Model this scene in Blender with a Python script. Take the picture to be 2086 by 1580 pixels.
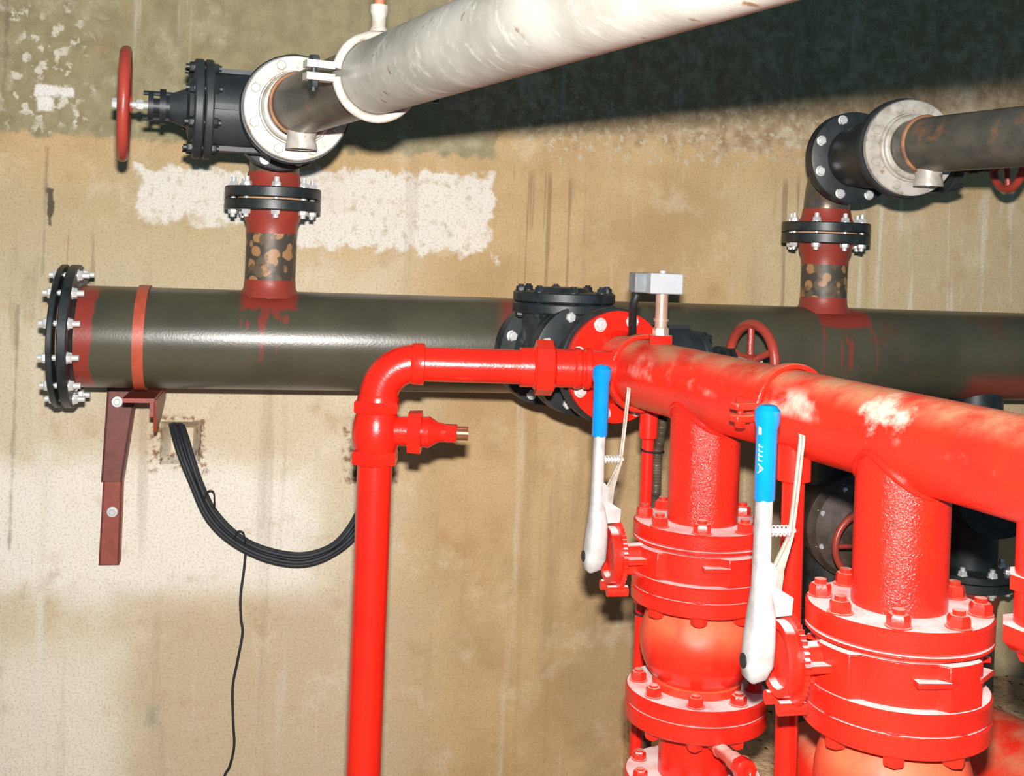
import bpy, math, random
from mathutils import Vector, Matrix
random.seed(7)
for o in list(bpy.data.objects): bpy.data.objects.remove(o)
SC = bpy.context.scene
COL = SC.collection
# ------------------------------------------------------------------ camera
F, CX, HY, ROLL, CZ = 2400.0, 1043.0, 515.0, 0.037, 1.85
cam_d = bpy.data.cameras.new('camera'); cam = bpy.data.objects.new('camera', cam_d); COL.objects.link(cam)
cam_d.sensor_width = 36.0; cam_d.lens = F / 2086.0 * 36.0
cam_d.shift_y = -(790.0 - HY) / 2086.0
cam_d.clip_start = 0.02
cr, sr = math.cos(ROLL), math.sin(ROLL)
right = Vector((cr, 0, sr)); up = Vector((-sr, 0, cr)); back = Vector((0, -1, 0))
M = Matrix.Identity(4)
for i, v in enumerate((right, up, back)):
    for j in range(3): M[j][i] = v[j]
M.translation = (0, 0, CZ)
cam.matrix_world = M
SC.camera = cam
# ------------------------------------------------------------------ light
SC.view_settings.view_transform = 'Standard'; SC.view_settings.look = 'None'
SC.view_settings.gamma = 1.0; SC.view_settings.use_curve_mapping = False
SC.view_settings.exposure = 0.0
w = bpy.data.worlds.new('world'); SC.world = w; w.use_nodes = True
w.node_tree.nodes['Background'].inputs[0].default_value = (0.27, 0.70, 1.0, 1)
w.node_tree.nodes['Background'].inputs[1].default_value = 0.165
fl_d = bpy.data.lights.new('flash', 'AREA'); fl = bpy.data.objects.new('flash', fl_d); COL.objects.link(fl)
fl_d.shape = 'RECTANGLE'; fl_d.size = 0.07; fl_d.size_y = 0.04; fl_d.energy = 182.0; fl_d.color = (1.0, 0.96, 0.92)
fl.location = (0.0, 0.0, CZ + 0.162); fl.rotation_euler = (math.radians(84), 0, math.radians(-2))
# ------------------------------------------------------------------ geometry frame of the room
TH = math.radians(11.0)
W = Vector((math.cos(TH), math.sin(TH), 0)); N = Vector((math.sin(TH), -math.cos(TH), 0)); Z = Vector((0, 0, 1))
PA = math.radians(25.0)
P = Vector((math.sin(PA), -math.cos(PA), 0)); Q = Vector((math.cos(PA), math.sin(PA), 0))
PIPE0 = Vector((0, 3.545, CZ - 0.278))
WALL0 = Vector((0, 3.86, CZ))
def ray(px, py):
    dx, dy = px - CX, HY - py
    return Vector(((dx * cr - dy * sr) / F, 1.0, (dx * sr + dy * cr) / F))
def at(px, py, Y):
    r = ray(px, py) * Y
    return Vector((r.x, Y, CZ + r.z))
def wallpt(px, py, off=0.0):
    r = ray(px, py); p0 = WALL0 + N * off
    t = (p0 - Vector((0, 0, CZ))).dot(N) / r.dot(N)
    return Vector((0, 0, CZ)) + r * t
def wall_sz(px, py):
    d = wallpt(px, py) - WALL0
    return d.dot(W), d.z
def on_pipe(px, py=690):
    r = ray(px, py); t = (PIPE0 - Vector((0, 0, CZ))).dot(N) / r.dot(N)
    d = Vector((0, 0, CZ)) + r * t - PIPE0
    return PIPE0 + W * d.dot(W)
# ------------------------------------------------------------------ node helpers
class NT:
    def __init__(s, name):
        s.m = bpy.data.materials.new(name); s.m.use_nodes = True
        s.t = s.m.node_tree; s.b = s.t.nodes['Principled BSDF']
        s.tc = s.t.nodes.new('ShaderNodeTexCoord'); s.obj = s.tc.outputs['Object']
    def lk(s, a, b): s.t.links.new(a, b)
    def put(s, sock, v):
        if hasattr(v, 'is_output'): s.lk(v, sock)
        elif isinstance(v, (tuple, list)) and len(v) == 3 and sock.type == 'RGBA': sock.default_value = (*v, 1)
        else: sock.default_value = v
    def math(s, op, a, b=0.0, clamp=False):
        n = s.t.nodes.new('ShaderNodeMath'); n.operation = op; n.use_clamp = clamp
        s.put(n.inputs[0], a); s.put(n.inputs[1], b); return n.outputs[0]
    def noise(s, scale, detail=4.0, vec=None, stretch=None, rough=0.55, off=None):
        v = vec or s.obj
        if stretch or off:
            mp = s.t.nodes.new('ShaderNodeMapping'); s.lk(v, mp.inputs[0])
            if stretch: mp.inputs['Scale'].default_value = stretch
            if off: mp.inputs['Location'].default_value = off
            v = mp.outputs[0]
        n = s.t.nodes.new('ShaderNodeTexNoise'); s.lk(v, n.inputs['Vector'])
        n.inputs['Scale'].default_value = scale; n.inputs['Detail'].default_value = detail; n.inputs['Roughness'].default_value = rough
        return n.outputs['Fac']
    def sstep(s, v, a, b):
        n = s.t.nodes.new('ShaderNodeMapRange'); n.interpolation_type = 'SMOOTHSTEP'
        s.put(n.inputs['Value'], v); n.inputs['From Min'].default_value = a; n.inputs['From Max'].default_value = b
        return n.outputs[0]
    def mix(s, f, a, b):
        n = s.t.nodes.new('ShaderNodeMix'); n.data_type = 'RGBA'
        s.put(n.inputs[0], f); s.put(n.inputs[6], a); s.put(n.inputs[7], b); return n.outputs[2]
    def xyz(s, v=None):
        n = s.t.nodes.new('ShaderNodeSeparateXYZ'); s.lk(v or s.obj, n.inputs[0]); return n.outputs
    def normal_z(s):
        g = s.t.nodes.new('ShaderNodeNewGeometry'); return s.xyz(g.outputs['Normal'])[2]
    def bump(s, h, strength=0.3, dist=0.01):
        n = s.t.nodes.new('ShaderNodeBump'); s.put(n.inputs['Height'], h)
        n.inputs['Strength'].default_value = strength; n.inputs['Distance'].default_value = dist
        s.lk(n.outputs[0], s.b.inputs['Normal'])
    def fin(s, col, rough=0.5, metal=0.0, spec=0.5):
        s.put(s.b.inputs['Base Color'], col); s.put(s.b.inputs['Roughness'], rough)
        s.b.inputs['Metallic'].default_value = metal; s.b.inputs['Specular IOR Level'].default_value = spec
        return s.m
def lin(r, g, b):
    f = lambda c: (c / 255 / 12.92) if c / 255 <= 0.04045 else ((c / 255 + 0.055) / 1.055) ** 2.4
    return (f(r), f(g), f(b))

def paint(name, base, dark, dust=(0.62, 0.5, 0.42), lo=0.72, hi=0.99, rough=0.3, bump=0.12, patch=1.0, glare=False, bsc=170):
    n = NT(name)
    c = n.mix(n.sstep(n.noise(9, 5), 0.42, 0.72), base, dark)
    nz = n.normal_z()
    d = n.math('MULTIPLY', n.sstep(nz, lo, hi), n.sstep(n.noise(13, 6, off=(3, 1, 2)), 0.62 - 0.42 * patch, 0.7))
    c = n.mix(d, c, dust)
    if glare:  # flash glare painted into the colour as pale patches on the viewer-facing side
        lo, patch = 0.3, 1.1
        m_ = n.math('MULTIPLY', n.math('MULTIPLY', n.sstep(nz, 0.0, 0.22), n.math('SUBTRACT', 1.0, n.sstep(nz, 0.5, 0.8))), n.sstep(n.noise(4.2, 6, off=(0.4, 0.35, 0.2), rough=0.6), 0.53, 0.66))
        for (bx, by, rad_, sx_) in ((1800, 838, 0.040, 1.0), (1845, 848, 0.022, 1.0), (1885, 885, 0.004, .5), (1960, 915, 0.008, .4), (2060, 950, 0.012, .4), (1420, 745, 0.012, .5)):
            q_ = glare(bx, by)
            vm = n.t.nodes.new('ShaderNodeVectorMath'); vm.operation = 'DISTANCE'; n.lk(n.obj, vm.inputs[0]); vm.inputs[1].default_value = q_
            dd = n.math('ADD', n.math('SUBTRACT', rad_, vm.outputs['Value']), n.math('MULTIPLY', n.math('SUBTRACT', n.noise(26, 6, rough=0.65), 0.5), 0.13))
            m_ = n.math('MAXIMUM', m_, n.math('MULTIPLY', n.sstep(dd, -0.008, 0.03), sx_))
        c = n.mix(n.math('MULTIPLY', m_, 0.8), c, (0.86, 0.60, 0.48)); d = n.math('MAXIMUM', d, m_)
    r = n.math('ADD', rough, n.math('MULTIPLY', d, 0.5))
    n.bump(n.noise(bsc, 3), bump, 0.004)
    return n.fin(c, r, 0, 0.5)
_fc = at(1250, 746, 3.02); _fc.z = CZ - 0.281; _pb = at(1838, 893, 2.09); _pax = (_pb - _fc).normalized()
def glare_pt(px, py):  # header surface point where a painted glare patch is centred
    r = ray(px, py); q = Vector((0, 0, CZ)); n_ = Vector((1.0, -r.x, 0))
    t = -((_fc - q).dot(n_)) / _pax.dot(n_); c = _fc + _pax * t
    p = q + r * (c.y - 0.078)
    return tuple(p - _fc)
RED = paint('red_gloss_paint', (0.70, 0.022, 0.010), (0.52, 0.014, 0.007), dust=(0.80, 0.52, 0.42))
REDPIPE = paint('red_paint_dust_glare_pipe', (0.72, 0.024, 0.010), (0.56, 0.018, 0.009), dust=(0.52, 0.22, 0.11), lo=0.42, hi=0.93, patch=0.8, rough=0.27, bump=0.3, glare=lambda px, py: glare_pt(px, py))  # brown dust on top, plus pale flash glare painted into the colour
REDCLEAN = paint('red_paint_clean', (0.72, 0.017, 0.007), (0.62, 0.014, 0.007), lo=1.1, hi=1.2, bump=0.12, rough=0.25)
REDCOL = paint('red_paint_orange_peel', (0.72, 0.020, 0.008), (0.62, 0.015, 0.007), lo=1.1, hi=1.2, bump=0.5, rough=0.13, bsc=300)
REDTOP = paint('red_paint_flange', (0.70, 0.020, 0.009), (0.56, 0.014, 0.007), dust=(0.95, 0.84, 0.80), lo=0.8, hi=0.96, patch=1.6, rough=0.27, bump=0.2)
REDBULB = paint('red_paint_dusty_casting', (0.72, 0.022, 0.010), (0.62, 0.018, 0.009), dust=(0.74, 0.13, 0.05), lo=-0.15, hi=0.45, patch=1.6, rough=0.2, bump=0.04)
RUSTRED = paint('red_oxide_primer', (0.30, 0.040, 0.024), (0.22, 0.035, 0.022), lo=1.1, hi=1.2, rough=0.42)
WHEELRED = paint('handwheel_red', (0.36, 0.048, 0.030), (0.27, 0.036, 0.024), lo=1.1, hi=1.2, rough=0.35)
def plain(name, col, rough=0.5, metal=0.0, var=0.25, sc=25, bump=0.1):
    n = NT(name)
    c2 = tuple(x * (1 - var) for x in col)
    c = n.mix(n.sstep(n.noise(sc, 5), 0.35, 0.7), col, c2)
    if bump: n.bump(n.noise(120, 4), bump, 0.003)
    return n.fin(c, rough, metal)
BLACK = plain('black_cast_iron', (0.017, 0.022, 0.025), 0.48, var=0.5)
BLACKG = plain('black_valve_enamel', (0.027, 0.033, 0.037), 0.5, var=0.5, sc=12)
DARKFL = plain('black_flange_steel', (0.024, 0.030, 0.031), 0.42, var=0.6)
STEEL = plain('bright_bolt_steel', (0.82, 0.82, 0.80), 0.3, 0.45, var=0.12, bump=0)
ALU = plain('cast_aluminium_lever', (0.50, 0.485, 0.47), 0.42, 0.15, var=0.28, sc=30)
TRIG = plain('plated_trigger_steel', (0.60, 0.53, 0.45), 0.35, 0.35, var=0.35, sc=40)
RUB = plain('black_rubber', (0.012, 0.014, 0.016), 0.5, var=0.2)
CABLE = plain('dark_cable_sheath', (0.016, 0.022, 0.028), 0.6, var=0.4)
COPPER = plain('copper_tube', (0.62, 0.28, 0.15), 0.2, 0.85, var=0.2, bump=0)
BRASS = plain('brass_fitting', (0.80, 0.50, 0.36), 0.25, 0.55, var=0.25, bump=0)
GREYBOX = plain('grey_enamel_box', (0.42, 0.43, 0.45), 0.45, 0.1, var=0.08)
GASKET = plain('tan_gasket', (0.55, 0.32, 0.18), 0.7, var=0.2)
HOSE = plain('brown_spiral_conduit', (0.10, 0.075, 0.052), 0.4, var=0.3)
BLUE = plain('blue_grip_vinyl', (0.003, 0.21, 0.56), 0.16, var=0.08, bump=0)
LETTER = plain('white_print', (0.5, 0.75, 0.85), 0.5, bump=0, var=0.0)
def mk_galv():
    n = NT('galvanised_zinc_flange')
    c = n.mix(n.sstep(n.noise(22, 6), 0.4, 0.7), (0.50, 0.47, 0.42), (0.32, 0.28, 0.22))
    c = n.mix(n.sstep(n.noise(34, 4, off=(5, 2, 1)), 0.60, 0.70), c, (0.33, 0.20, 0.11))
    n.bump(n.noise(90, 4), 0.15, 0.004)
    return n.fin(c, 0.42, 0.15)
GALV = mk_galv()
def mk_tube():
    n = NT('weathered_galvanised_tube')
    c = n.mix(n.sstep(n.noise(7, 6), 0.35, 0.7), (0.40, 0.39, 0.35), (0.27, 0.26, 0.225))
    st = n.noise(14, 5, stretch=(0.45, 2.2, 1.6), rough=0.7)
    c = n.mix(n.sstep(st, 0.53, 0.72), c, (0.52, 0.50, 0.44))
    c = n.mix(n.sstep(n.noise(26, 4, off=(1, 4, 1)), 0.64, 0.74), c, (0.20, 0.13, 0.075))
    n.bump(st, 0.15, 0.004)
    return n.fin(c, 0.45, 0.1)
TUBE = mk_tube()
def mk_stub():
    n = NT('bare_steel_with_rust')
    c = n.mix(n.sstep(n.noise(16, 6), 0.35, 0.7), (0.115, 0.105, 0.085), (0.065, 0.066, 0.06))
    c = n.mix(n.sstep(n.noise(11, 5, off=(2, 3, 1)), 0.56, 0.70), c, (0.26, 0.13, 0.065))
    n.bump(n.noise(60, 4), 0.15, 0.004)
    return n.fin(c, 0.35, 0.3)
STUB = mk_stub()
def mk_rustneck():
    n = NT('rusty_riser_steel')
    v = n.t.nodes.new('ShaderNodeTexVoronoi'); n.lk(n.obj, v.inputs['Vector']); v.inputs['Scale'].default_value = 26
    k = n.math('ADD', v.outputs['Distance'], n.math('MULTIPLY', n.noise(24, 5), 0.7))
    c = n.mix(n.sstep(k, 0.74, 0.84), (0.36, 0.19, 0.085), (0.06, 0.05, 0.038))
    c = n.mix(n.sstep(n.noise(17, 4), 0.53, 0.60), c, (0.12, 0.085, 0.05))
    n.bump(k, 0.2, 0.006)
    return n.fin(c, 0.5)
RUSTNECK = mk_rustneck()
# ------------------------------------------------------------------ mesh builder
def basis(a):
    a = a.normalized(); h = Z if abs(a.z) < 0.9 else Vector((1, 0, 0))
    u = h.cross(a).normalized(); return a, u, a.cross(u)
class MB:
    def __init__(s): s.v = []; s.f = []
    def lathe(s, c, axis, prof, seg=48):
        a, u, v = basis(axis); rows = []
        for t, r in prof:
            if r <= 1e-6: rows.append([len(s.v)]); s.v.append(c + a * t); continue
            rows.append([len(s.v) + i for i in range(seg)])
            for i in range(seg):
                th = 2 * math.pi * i / seg
                s.v.append(c + a * t + (u * math.cos(th) + v * math.sin(th)) * r)
        for A, B in zip(rows, rows[1:]):
            for i in range(seg):
                j = (i + 1) % seg
                if len(A) == 1 and len(B) == 1: continue
                if len(A) == 1: s.f.append((A[0], B[j], B[i]))
                elif len(B) == 1: s.f.append((A[i], A[j], B[0]))
                else: s.f.append((A[i], A[j], B[j], B[i]))
        return s
    def disc(s, c, axis, t0, t1, r, ch=0.003, rin=0.0, seg=56):
        if rin > 0: return s.lathe(c, axis, [(t0, rin), (t0, r - ch), (t0 + ch, r), (t1 - ch, r), (t1, r - ch), (t1, rin), (t0, rin)], seg)
        return s.lathe(c, axis, [(t0, 0), (t0, r - ch), (t0 + ch, r), (t1 - ch, r), (t1, r - ch), (t1, 0)], seg)
    def tube(s, pts, r, seg=20, caps=True):
        n = len(pts); rs = r if isinstance(r, (list, tuple)) else [r] * n
        tang = [((pts[min(i + 1, n - 1)] - pts[max(i - 1, 0)]).normalized()) for i in range(n)]
        a, u, v = basis(tang[0]); base = len(s.v)
        for i in range(n):
            t = tang[i]; u = (u - t * u.dot(t)).normalized(); v = t.cross(u)
            for k in range(seg):
                th = 2 * math.pi * k / seg
                s.v.append(pts[i] + (u * math.cos(th) + v * math.sin(th)) * rs[i])
        for i in range(n - 1):
            for k in range(seg):
                j = (k + 1) % seg; A = base + i * seg; B = A + seg
                s.f.append((A + k, A + j, B + j, B + k))
        if caps:
            s.f.append(tuple(base + k for k in reversed(range(seg))))
            s.f.append(tuple(base + (n - 1) * seg + k for k in range(seg)))
        return s
    def torus(s, c, axis, R, r, seg=48, rs=12, squash=1.0):
        a, u, v = basis(axis); b = len(s.v)
        for i in range(seg):
            th = 2 * math.pi * i / seg; d = u * math.cos(th) + v * math.sin(th)
            for k in range(rs):
                ph = 2 * math.pi * k / rs
                s.v.append(c + d * (R + r * math.cos(ph)) + a * (r * squash * math.sin(ph)))
        for i in range(seg):
            for k in range(rs):
                i2, k2 = (i + 1) % seg, (k + 1) % rs
                s.f.append((b + i * rs + k, b + i2 * rs + k, b + i2 * rs + k2, b + i * rs + k2))
        return s
    def ring(s, c, axis, r0, r1, w, a0=0, a1=360, seg=56, ref=None):
        """rectangular-section band, optionally an arc"""
        a = axis.normalized(); u = ref.normalized() if ref else basis(a)[1]; u = (u - a * u.dot(a)).normalized(); v = a.cross(u); b = len(s.v)
        full = abs(a1 - a0) >= 360; m = seg if full else seg + 1
        for i in range(m):
            th = math.radians(a0 + (a1 - a0) * i / seg); d = u * math.cos(th) + v * math.sin(th)
            s.v += [c + d * r0 - a * w / 2, c + d * r1 - a * w / 2, c + d * r1 + a * w / 2, c + d * r0 + a * w / 2]
        for i in range(seg):
            j = (i + 1) % m
            for k in range(4):
                k2 = (k + 1) % 4; s.f.append((b + i * 4 + k, b + i * 4 + k2, b + j * 4 + k2, b + j * 4 + k))
        if not full: s.f.append((b, b + 3, b + 2, b + 1)); e = b + seg * 4; s.f.append((e, e + 1, e + 2, e + 3))
        return s
    def prism(s, c, ax, ay, az, outline, z0, z1):
        b = len(s.v); n = len(outline)
        for zz in (z0, z1):
            for x, y in outline: s.v.append(c + ax * x + ay * y + az * zz)
        s.f.append(tuple(b + i for i in reversed(range(n)))); s.f.append(tuple(b + n + i for i in range(n)))
        for i in range(n):
            j = (i + 1) % n; s.f.append((b + i, b + j, b + n + j, b + n + i))
        return s
    def box(s, c, ax, ay, az, sx, sy, sz):
        return s.prism(c, ax, ay, az, [(-sx / 2, -sy / 2), (sx / 2, -sy / 2), (sx / 2, sy / 2), (-sx / 2, sy / 2)], -sz / 2, sz / 2)
    def hex(s, c, axis, r, t0, t1, rot=0.0, dome=0.25):
        a, u, v = basis(axis)
        pr = []
        for t, k in ((t0, 1.0), (t1 - (t1 - t0) * dome, 1.0), (t1, 0.86)):
            pr.append([c + a * t + (u * math.cos(rot + math.pi / 3 * i) + v * math.sin(rot + math.pi / 3 * i)) * r * k for i in range(6)])
        b = len(s.v)
        for row in pr: s.v += row
        for q in range(2):
            for i in range(6):
                j = (i + 1) % 6; s.f.append((b + q * 6 + i, b + q * 6 + j, b + q * 6 + 6 + j, b + q * 6 + 6 + i))
        s.f.append(tuple(b + i for i in reversed(range(6)))); s.f.append(tuple(b + 12 + i for i in range(6)))
        return s
    def build(s, name, mat, parent=None, angle=35, bevel=0.0, frame=None):
        inv = (MATS[parent.name] if parent is not None else (frame or Matrix.Identity(4))).inverted()
        me = bpy.data.meshes.new(name); me.from_pydata([inv @ p for p in s.v], [], s.f); me.validate()
        import bmesh
        bm = bmesh.new(); bm.from_mesh(me); bmesh.ops.recalc_face_normals(bm, faces=bm.faces); bm.to_mesh(me); bm.free()
        for p in me.polygons: p.use_smooth = True
        me.set_sharp_from_angle(angle=math.radians(angle)); me.materials.append(mat)
        o = bpy.data.objects.new(name, me); COL.objects.link(o)
        if parent is not None: o.parent = parent; MATS[o.name] = MATS[parent.name].copy()
        else: o.matrix_world = (frame or Matrix.Identity(4)); MATS[o.name] = (frame or Matrix.Identity(4)).copy()
        if bevel:
            m = o.modifiers.new('bevel', 'BEVEL'); m.width = bevel; m.segments = 2; m.limit_method = 'ANGLE'; m.angle_limit = math.radians(50)
        return o
MATS = {}
def tag(o, label, cat, group=None, kind=None):
    o['label'] = label; o['category'] = cat
    if group: o['group'] = group
    if kind: o['kind'] = kind
    return o
def thing(name, loc, label, cat, rz=0.0, group=None):
    o = bpy.data.objects.new(name, None); COL.objects.link(o); o.location = loc; o.rotation_euler = (0, 0, rz)
    o.empty_display_size = 0.05
    MATS[o.name] = Matrix.Translation(loc) @ Matrix.Rotation(rz, 4, 'Z')
    return tag(o, label, cat, group)
def arc_pts(c, d0, d1, R, n=12):
    """quarter bend: starts heading d0, ends heading d1; c = start point"""
    cc = c + d1 * R; return [cc - d1 * R * math.cos(t) + d0 * R * math.sin(t) for t in [math.pi / 2 * i / n for i in range(n + 1)]]
def smooth(pts, k=6):
    out = []
    for i in range(len(pts) - 1):
        p0 = pts[max(i - 1, 0)]; p1 = pts[i]; p2 = pts[i + 1]; p3 = pts[min(i + 2, len(pts) - 1)]
        for j in range(k):
            t = j / k
            out.append(0.5 * ((2 * p1) + (p2 - p0) * t + (2 * p0 - 5 * p1 + 4 * p2 - p3) * t * t + (3 * p1 - p0 - 3 * p2 + p3) * t ** 3))
    return out + [pts[-1]]
def bolts(parent, c, axis, rb, n, t0, t1, mat, size=0.014, phase=0.5, stick=0.012, head=0.012, skip=None, name='bolt', studm=None):
    """n separate bolts: head beyond t1, nut below t0, shank between"""
    a, u, v = basis(axis)
    for i in range(n):
        if skip and i in skip: continue
        th = 2 * math.pi * (i + phase) / n
        p = c + (u * math.cos(th) + v * math.sin(th)) * rb
        m = MB(); rot = random.random()
        m.lathe(p, a, [(t1, size * 1.15), (t1 + 0.002, size * 1.15), (t1 + 0.002, 0)], 16)
        m.hex(p, a, size, t1 + 0.001, t1 + 0.001 + head, rot)
        m.lathe(p, a, [(t1 + head, size * 0.55), (t1 + head + stick, size * 0.55), (t1 + head + stick, 0)], 12)
        m.hex(p, a * -1, size, -t0 + 0.0005, -t0 + head, rot)
        m.lathe(p, a, [(t0 - head - stick * 0.6, 0), (t0 - head - stick * 0.6, size * 0.55), (t1, size * 0.55)], 12)
        m.build(name, mat, parent, 30)
def handwheel(parent, c, axis, R, r, mat, spokes=5, hub=0.02, dish=0.02, ph=0.3):
    m = MB().torus(c, axis, R, r, 48, 12)
    wl = m.build('handwheel', mat, parent)
    a, u, v = basis(axis)
    s = MB()
    for i in range(spokes):
        th = 2 * math.pi * i / spokes + ph; d = u * math.cos(th) + v * math.sin(th)
        s.tube([c - a * dish + d * hub * 0.6, c - a * dish * 0.8 + d * R * 0.5, c + d * (R - r * 0.3)], [r * 0.75, r * 0.65, r * 0.7], 10)
    s.lathe(c, a, [(-dish - 0.014, 0), (-dish - 0.014, hub), (-dish + 0.014, hub), (-dish + 0.014, 0)], 20)
    s.build('spoke', mat, wl)
    return wl
# ================================================================== SETTING
def mk_wall():
    n = NT('stained_concrete')
    x, y, z = n.xyz()
    nb = n.noise(3.2, 6, rough=0.6); nf = n.noise(16, 6, off=(4, 1, 1)); nff = n.noise(150, 4, rough=0.7); st = n.noise(10, 5, stretch=(1, 1, 0.05), off=(1, 2, 3))
    def box(px0, py0, px1, py1, soft=0.03, amp=0.12, nn=nf):
        s0, z1 = wall_sz(px0, py0); s1, z0 = wall_sz(px1, py1)
        d = n.math('MINIMUM', n.math('MINIMUM', n.math('SUBTRACT', x, s0), n.math('SUBTRACT', s1, x)),
                   n.math('MINIMUM', n.math('SUBTRACT', z, z0), n.math('SUBTRACT', z1, z)))
        d = n.math('ADD', d, n.math('MULTIPLY', n.math('SUBTRACT', nn, 0.5), amp))
        return n.sstep(d, -soft, soft)
    base = n.mix(n.sstep(nb, 0.35, 0.68), (0.575, 0.395, 0.205), (0.46, 0.30, 0.145))
    ll = box(-300, 480, 760, 2300, 0.18, 0.5, nb)
    base = n.mix(ll, base, (0.64, 0.54, 0.38))
    base = n.mix(n.math('MULTIPLY', box(-300, 300, 560, 640, 0.12, 0.4, nb), 0.7), base, (0.50, 0.41, 0.25))
    base = n.mix(n.math('MULTIPLY', box(-40, 930, 640, 1215, 0.07, 0.3, nb), 0.85), base, (0.86, 0.81, 0.72))
    base = n.mix(n.math('MULTIPLY', box(250, 1215, 900, 1700, 0.07, 0.3, nb), 0.6), base, (0.52, 0.39, 0.245))
    base = n.mix(n.math('MULTIPLY', box(1180, 1230, 1400, 1800, 0.06, 0.3, nb), 0.5), base, (0.33, 0.22, 0.12))
    base = n.mix(n.math('MULTIPLY', box(-60, 1320, 240, 1700, 0.1, 0.3, nb), 0.6), base, (0.86, 0.81, 0.70))
    # right side, greener
    base = n.mix(n.math('MULTIPLY', box(1500, 380, 2700, 1400, 0.15, 0.3, nb), 0.8), base, (0.60, 0.48, 0.29))
    # upper render coat
    up1 = box(-400, -900, 1010, 322, 0.012, 0.10)
    base = n.mix(up1, base, n.mix(n.sstep(nf, 0.35, 0.7), (0.335, 0.290, 0.165), (0.255, 0.215, 0.120)))
    up2 = box(960, -900, 2600, 362, 0.03, 0.24, nf)
    base = n.mix(up2, base, n.mix(n.sstep(n.noise(22, 7, rough=0.7), 0.38, 0.66), (0.33, 0.225, 0.125), (0.54, 0.40, 0.25)))
    # broken-plaster crust below the render edge
    cr_ = n.math('MULTIPLY', box(1050, 180, 1700, 350, 0.03, 0.3, nf), n.sstep(n.noise(38, 6), 0.52, 0.64))
    base = n.mix(cr_, base, (0.54, 0.46, 0.32))
    # white lime patch
    lp = n.math('MAXIMUM', box(285, 340, 620, 460, 0.010, 0.12), box(560, 338, 1000, 515, 0.010, 0.16))
    lpc = n.mix(n.sstep(n.noise(30, 6, off=(7, 2, 2)), 0.52, 0.72), (0.80, 0.77, 0.70), (0.52, 0.46, 0.34))
    base = n.mix(n.math('MULTIPLY', lp, 0.8), base, lpc)
    # flaked lime at far left
    fl_ = n.math('MULTIPLY', box(20, 20, 170, 260, 0.05, 0.3), n.sstep(n.noise(26, 6, off=(1, 9, 2)), 0.52, 0.6))
    base = n.mix(fl_, base, (0.62, 0.58, 0.46))
    for b4 in ((72, 172, 150, 196), (78, 200, 104, 226)):
        base = n.mix(box(*b4, 0.006, 0.05), base, (0.80, 0.76, 0.70))
    # crack
    base = n.mix(n.math('MULTIPLY', box(98, 385, 106, 460, 0.004, 0.045), 0.9), base, (0.06, 0.05, 0.04))
    # vertical seam at the far left
    for (sx_, sy_, w_, y0_, y1_) in ((13, 60, 0.006, -600, 190), (27, 900, 0.003, 620, 1120), (92, 430, 0.002, 300, 560)):
        sc_ = wall_sz(sx_, sy_)[0]; za, zb_ = wall_sz(sx_, y1_)[1], wall_sz(sx_, y0_)[1]
        d = n.math('SUBTRACT', w_, n.math('ABSOLUTE', n.math('SUBTRACT', x, sc_)))
        d = n.math('MINIMUM', d, n.math('MINIMUM', n.math('SUBTRACT', z, za), n.math('SUBTRACT', zb_, z)))
        d = n.math('ADD', d, n.math('MULTIPLY', n.math('SUBTRACT', nf, 0.5), 0.03))
        base = n.mix(n.math('MULTIPLY', n.sstep(d, -0.006, 0.006), 0.55), base, (0.17, 0.14, 0.10))
    rs = n.math('MULTIPLY', box(-200, 160, 60, 700, 0.05, 0.2), n.sstep(n.noise(20, 5, stretch=(1, 1, 0.12), off=(3, 2, 3)), 0.55, 0.7))
    base = n.mix(n.math('MULTIPLY', rs, 0.5), base, (0.30, 0.23, 0.14))
    # runs
    for bx in ((1050, 350, 1180, 640), (1585, 365, 1645, 640), (380, 330, 450, 520), (100, 470, 200, 600)):
        rn = n.math('MULTIPLY', box(*bx, 0.03, 0.06), n.sstep(n.noise(30, 4, stretch=(1, 1, 0.03), off=(5, 2, 3)), 0.54, 0.62))
        base = n.mix(n.math('MULTIPLY', rn, 0.55), base, (0.20, 0.13, 0.075))
    for bx in ((1700, 380, 2086, 700), (20, 900, 110, 1500)):
        rn = n.math('MULTIPLY', box(*bx, 0.04, 0.08), n.sstep(n.noise(18, 4, stretch=(1, 1, 0.05), off=(2, 7, 3)), 0.54, 0.64))
        base = n.mix(n.math('MULTIPLY', rn, 0.6), base, (0.74, 0.70, 0.58))
    mott = n.noise(7.5, 7, off=(9, 3, 3), rough=0.65)
    base = n.mix(n.math('MULTIPLY', n.sstep(mott, 0.52, 0.72), 0.25), base, (0.84, 0.76, 0.60))
    base = n.mix(n.math('MULTIPLY', n.sstep(n.noise(6.0, 7, off=(2, 8, 1), rough=0.65), 0.54, 0.72), 0.42), base, (0.40, 0.225, 0.09))
    base = n.mix(n.math('MULTIPLY', n.sstep(st, 0.56, 0.70), 0.28), base, (0.20, 0.13, 0.07))
    base = n.mix(n.math('MULTIPLY', n.sstep(n.noise(14, 4, stretch=(1, 1, 0.06), off=(8, 2, 3)), 0.60, 0.72), 0.35), base, (0.70, 0.65, 0.55))
    for hx0, hy0, hx1, hy1 in ((306, 846, 420, 962), (700, 868, 812, 988)):
        rim = box(hx0, hy0, hx1, hy1, 0.010, 0.06); inn = box(hx0 + 26, hy0 + 18, hx1 - 22, hy1 - 40, 0.012, 0.03)
        rim = n.math('MULTIPLY', rim, n.math('SUBTRACT', 1.0, inn))
        base = n.mix(n.math('MULTIPLY', rim, n.sstep(n.noise(45, 5), 0.46, 0.62)), base, (0.27, 0.15, 0.085))
    base = n.mix(box(300, 1440, 320, 1475, 0.02, 0.05), base, (0.36, 0.34, 0.26))
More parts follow.
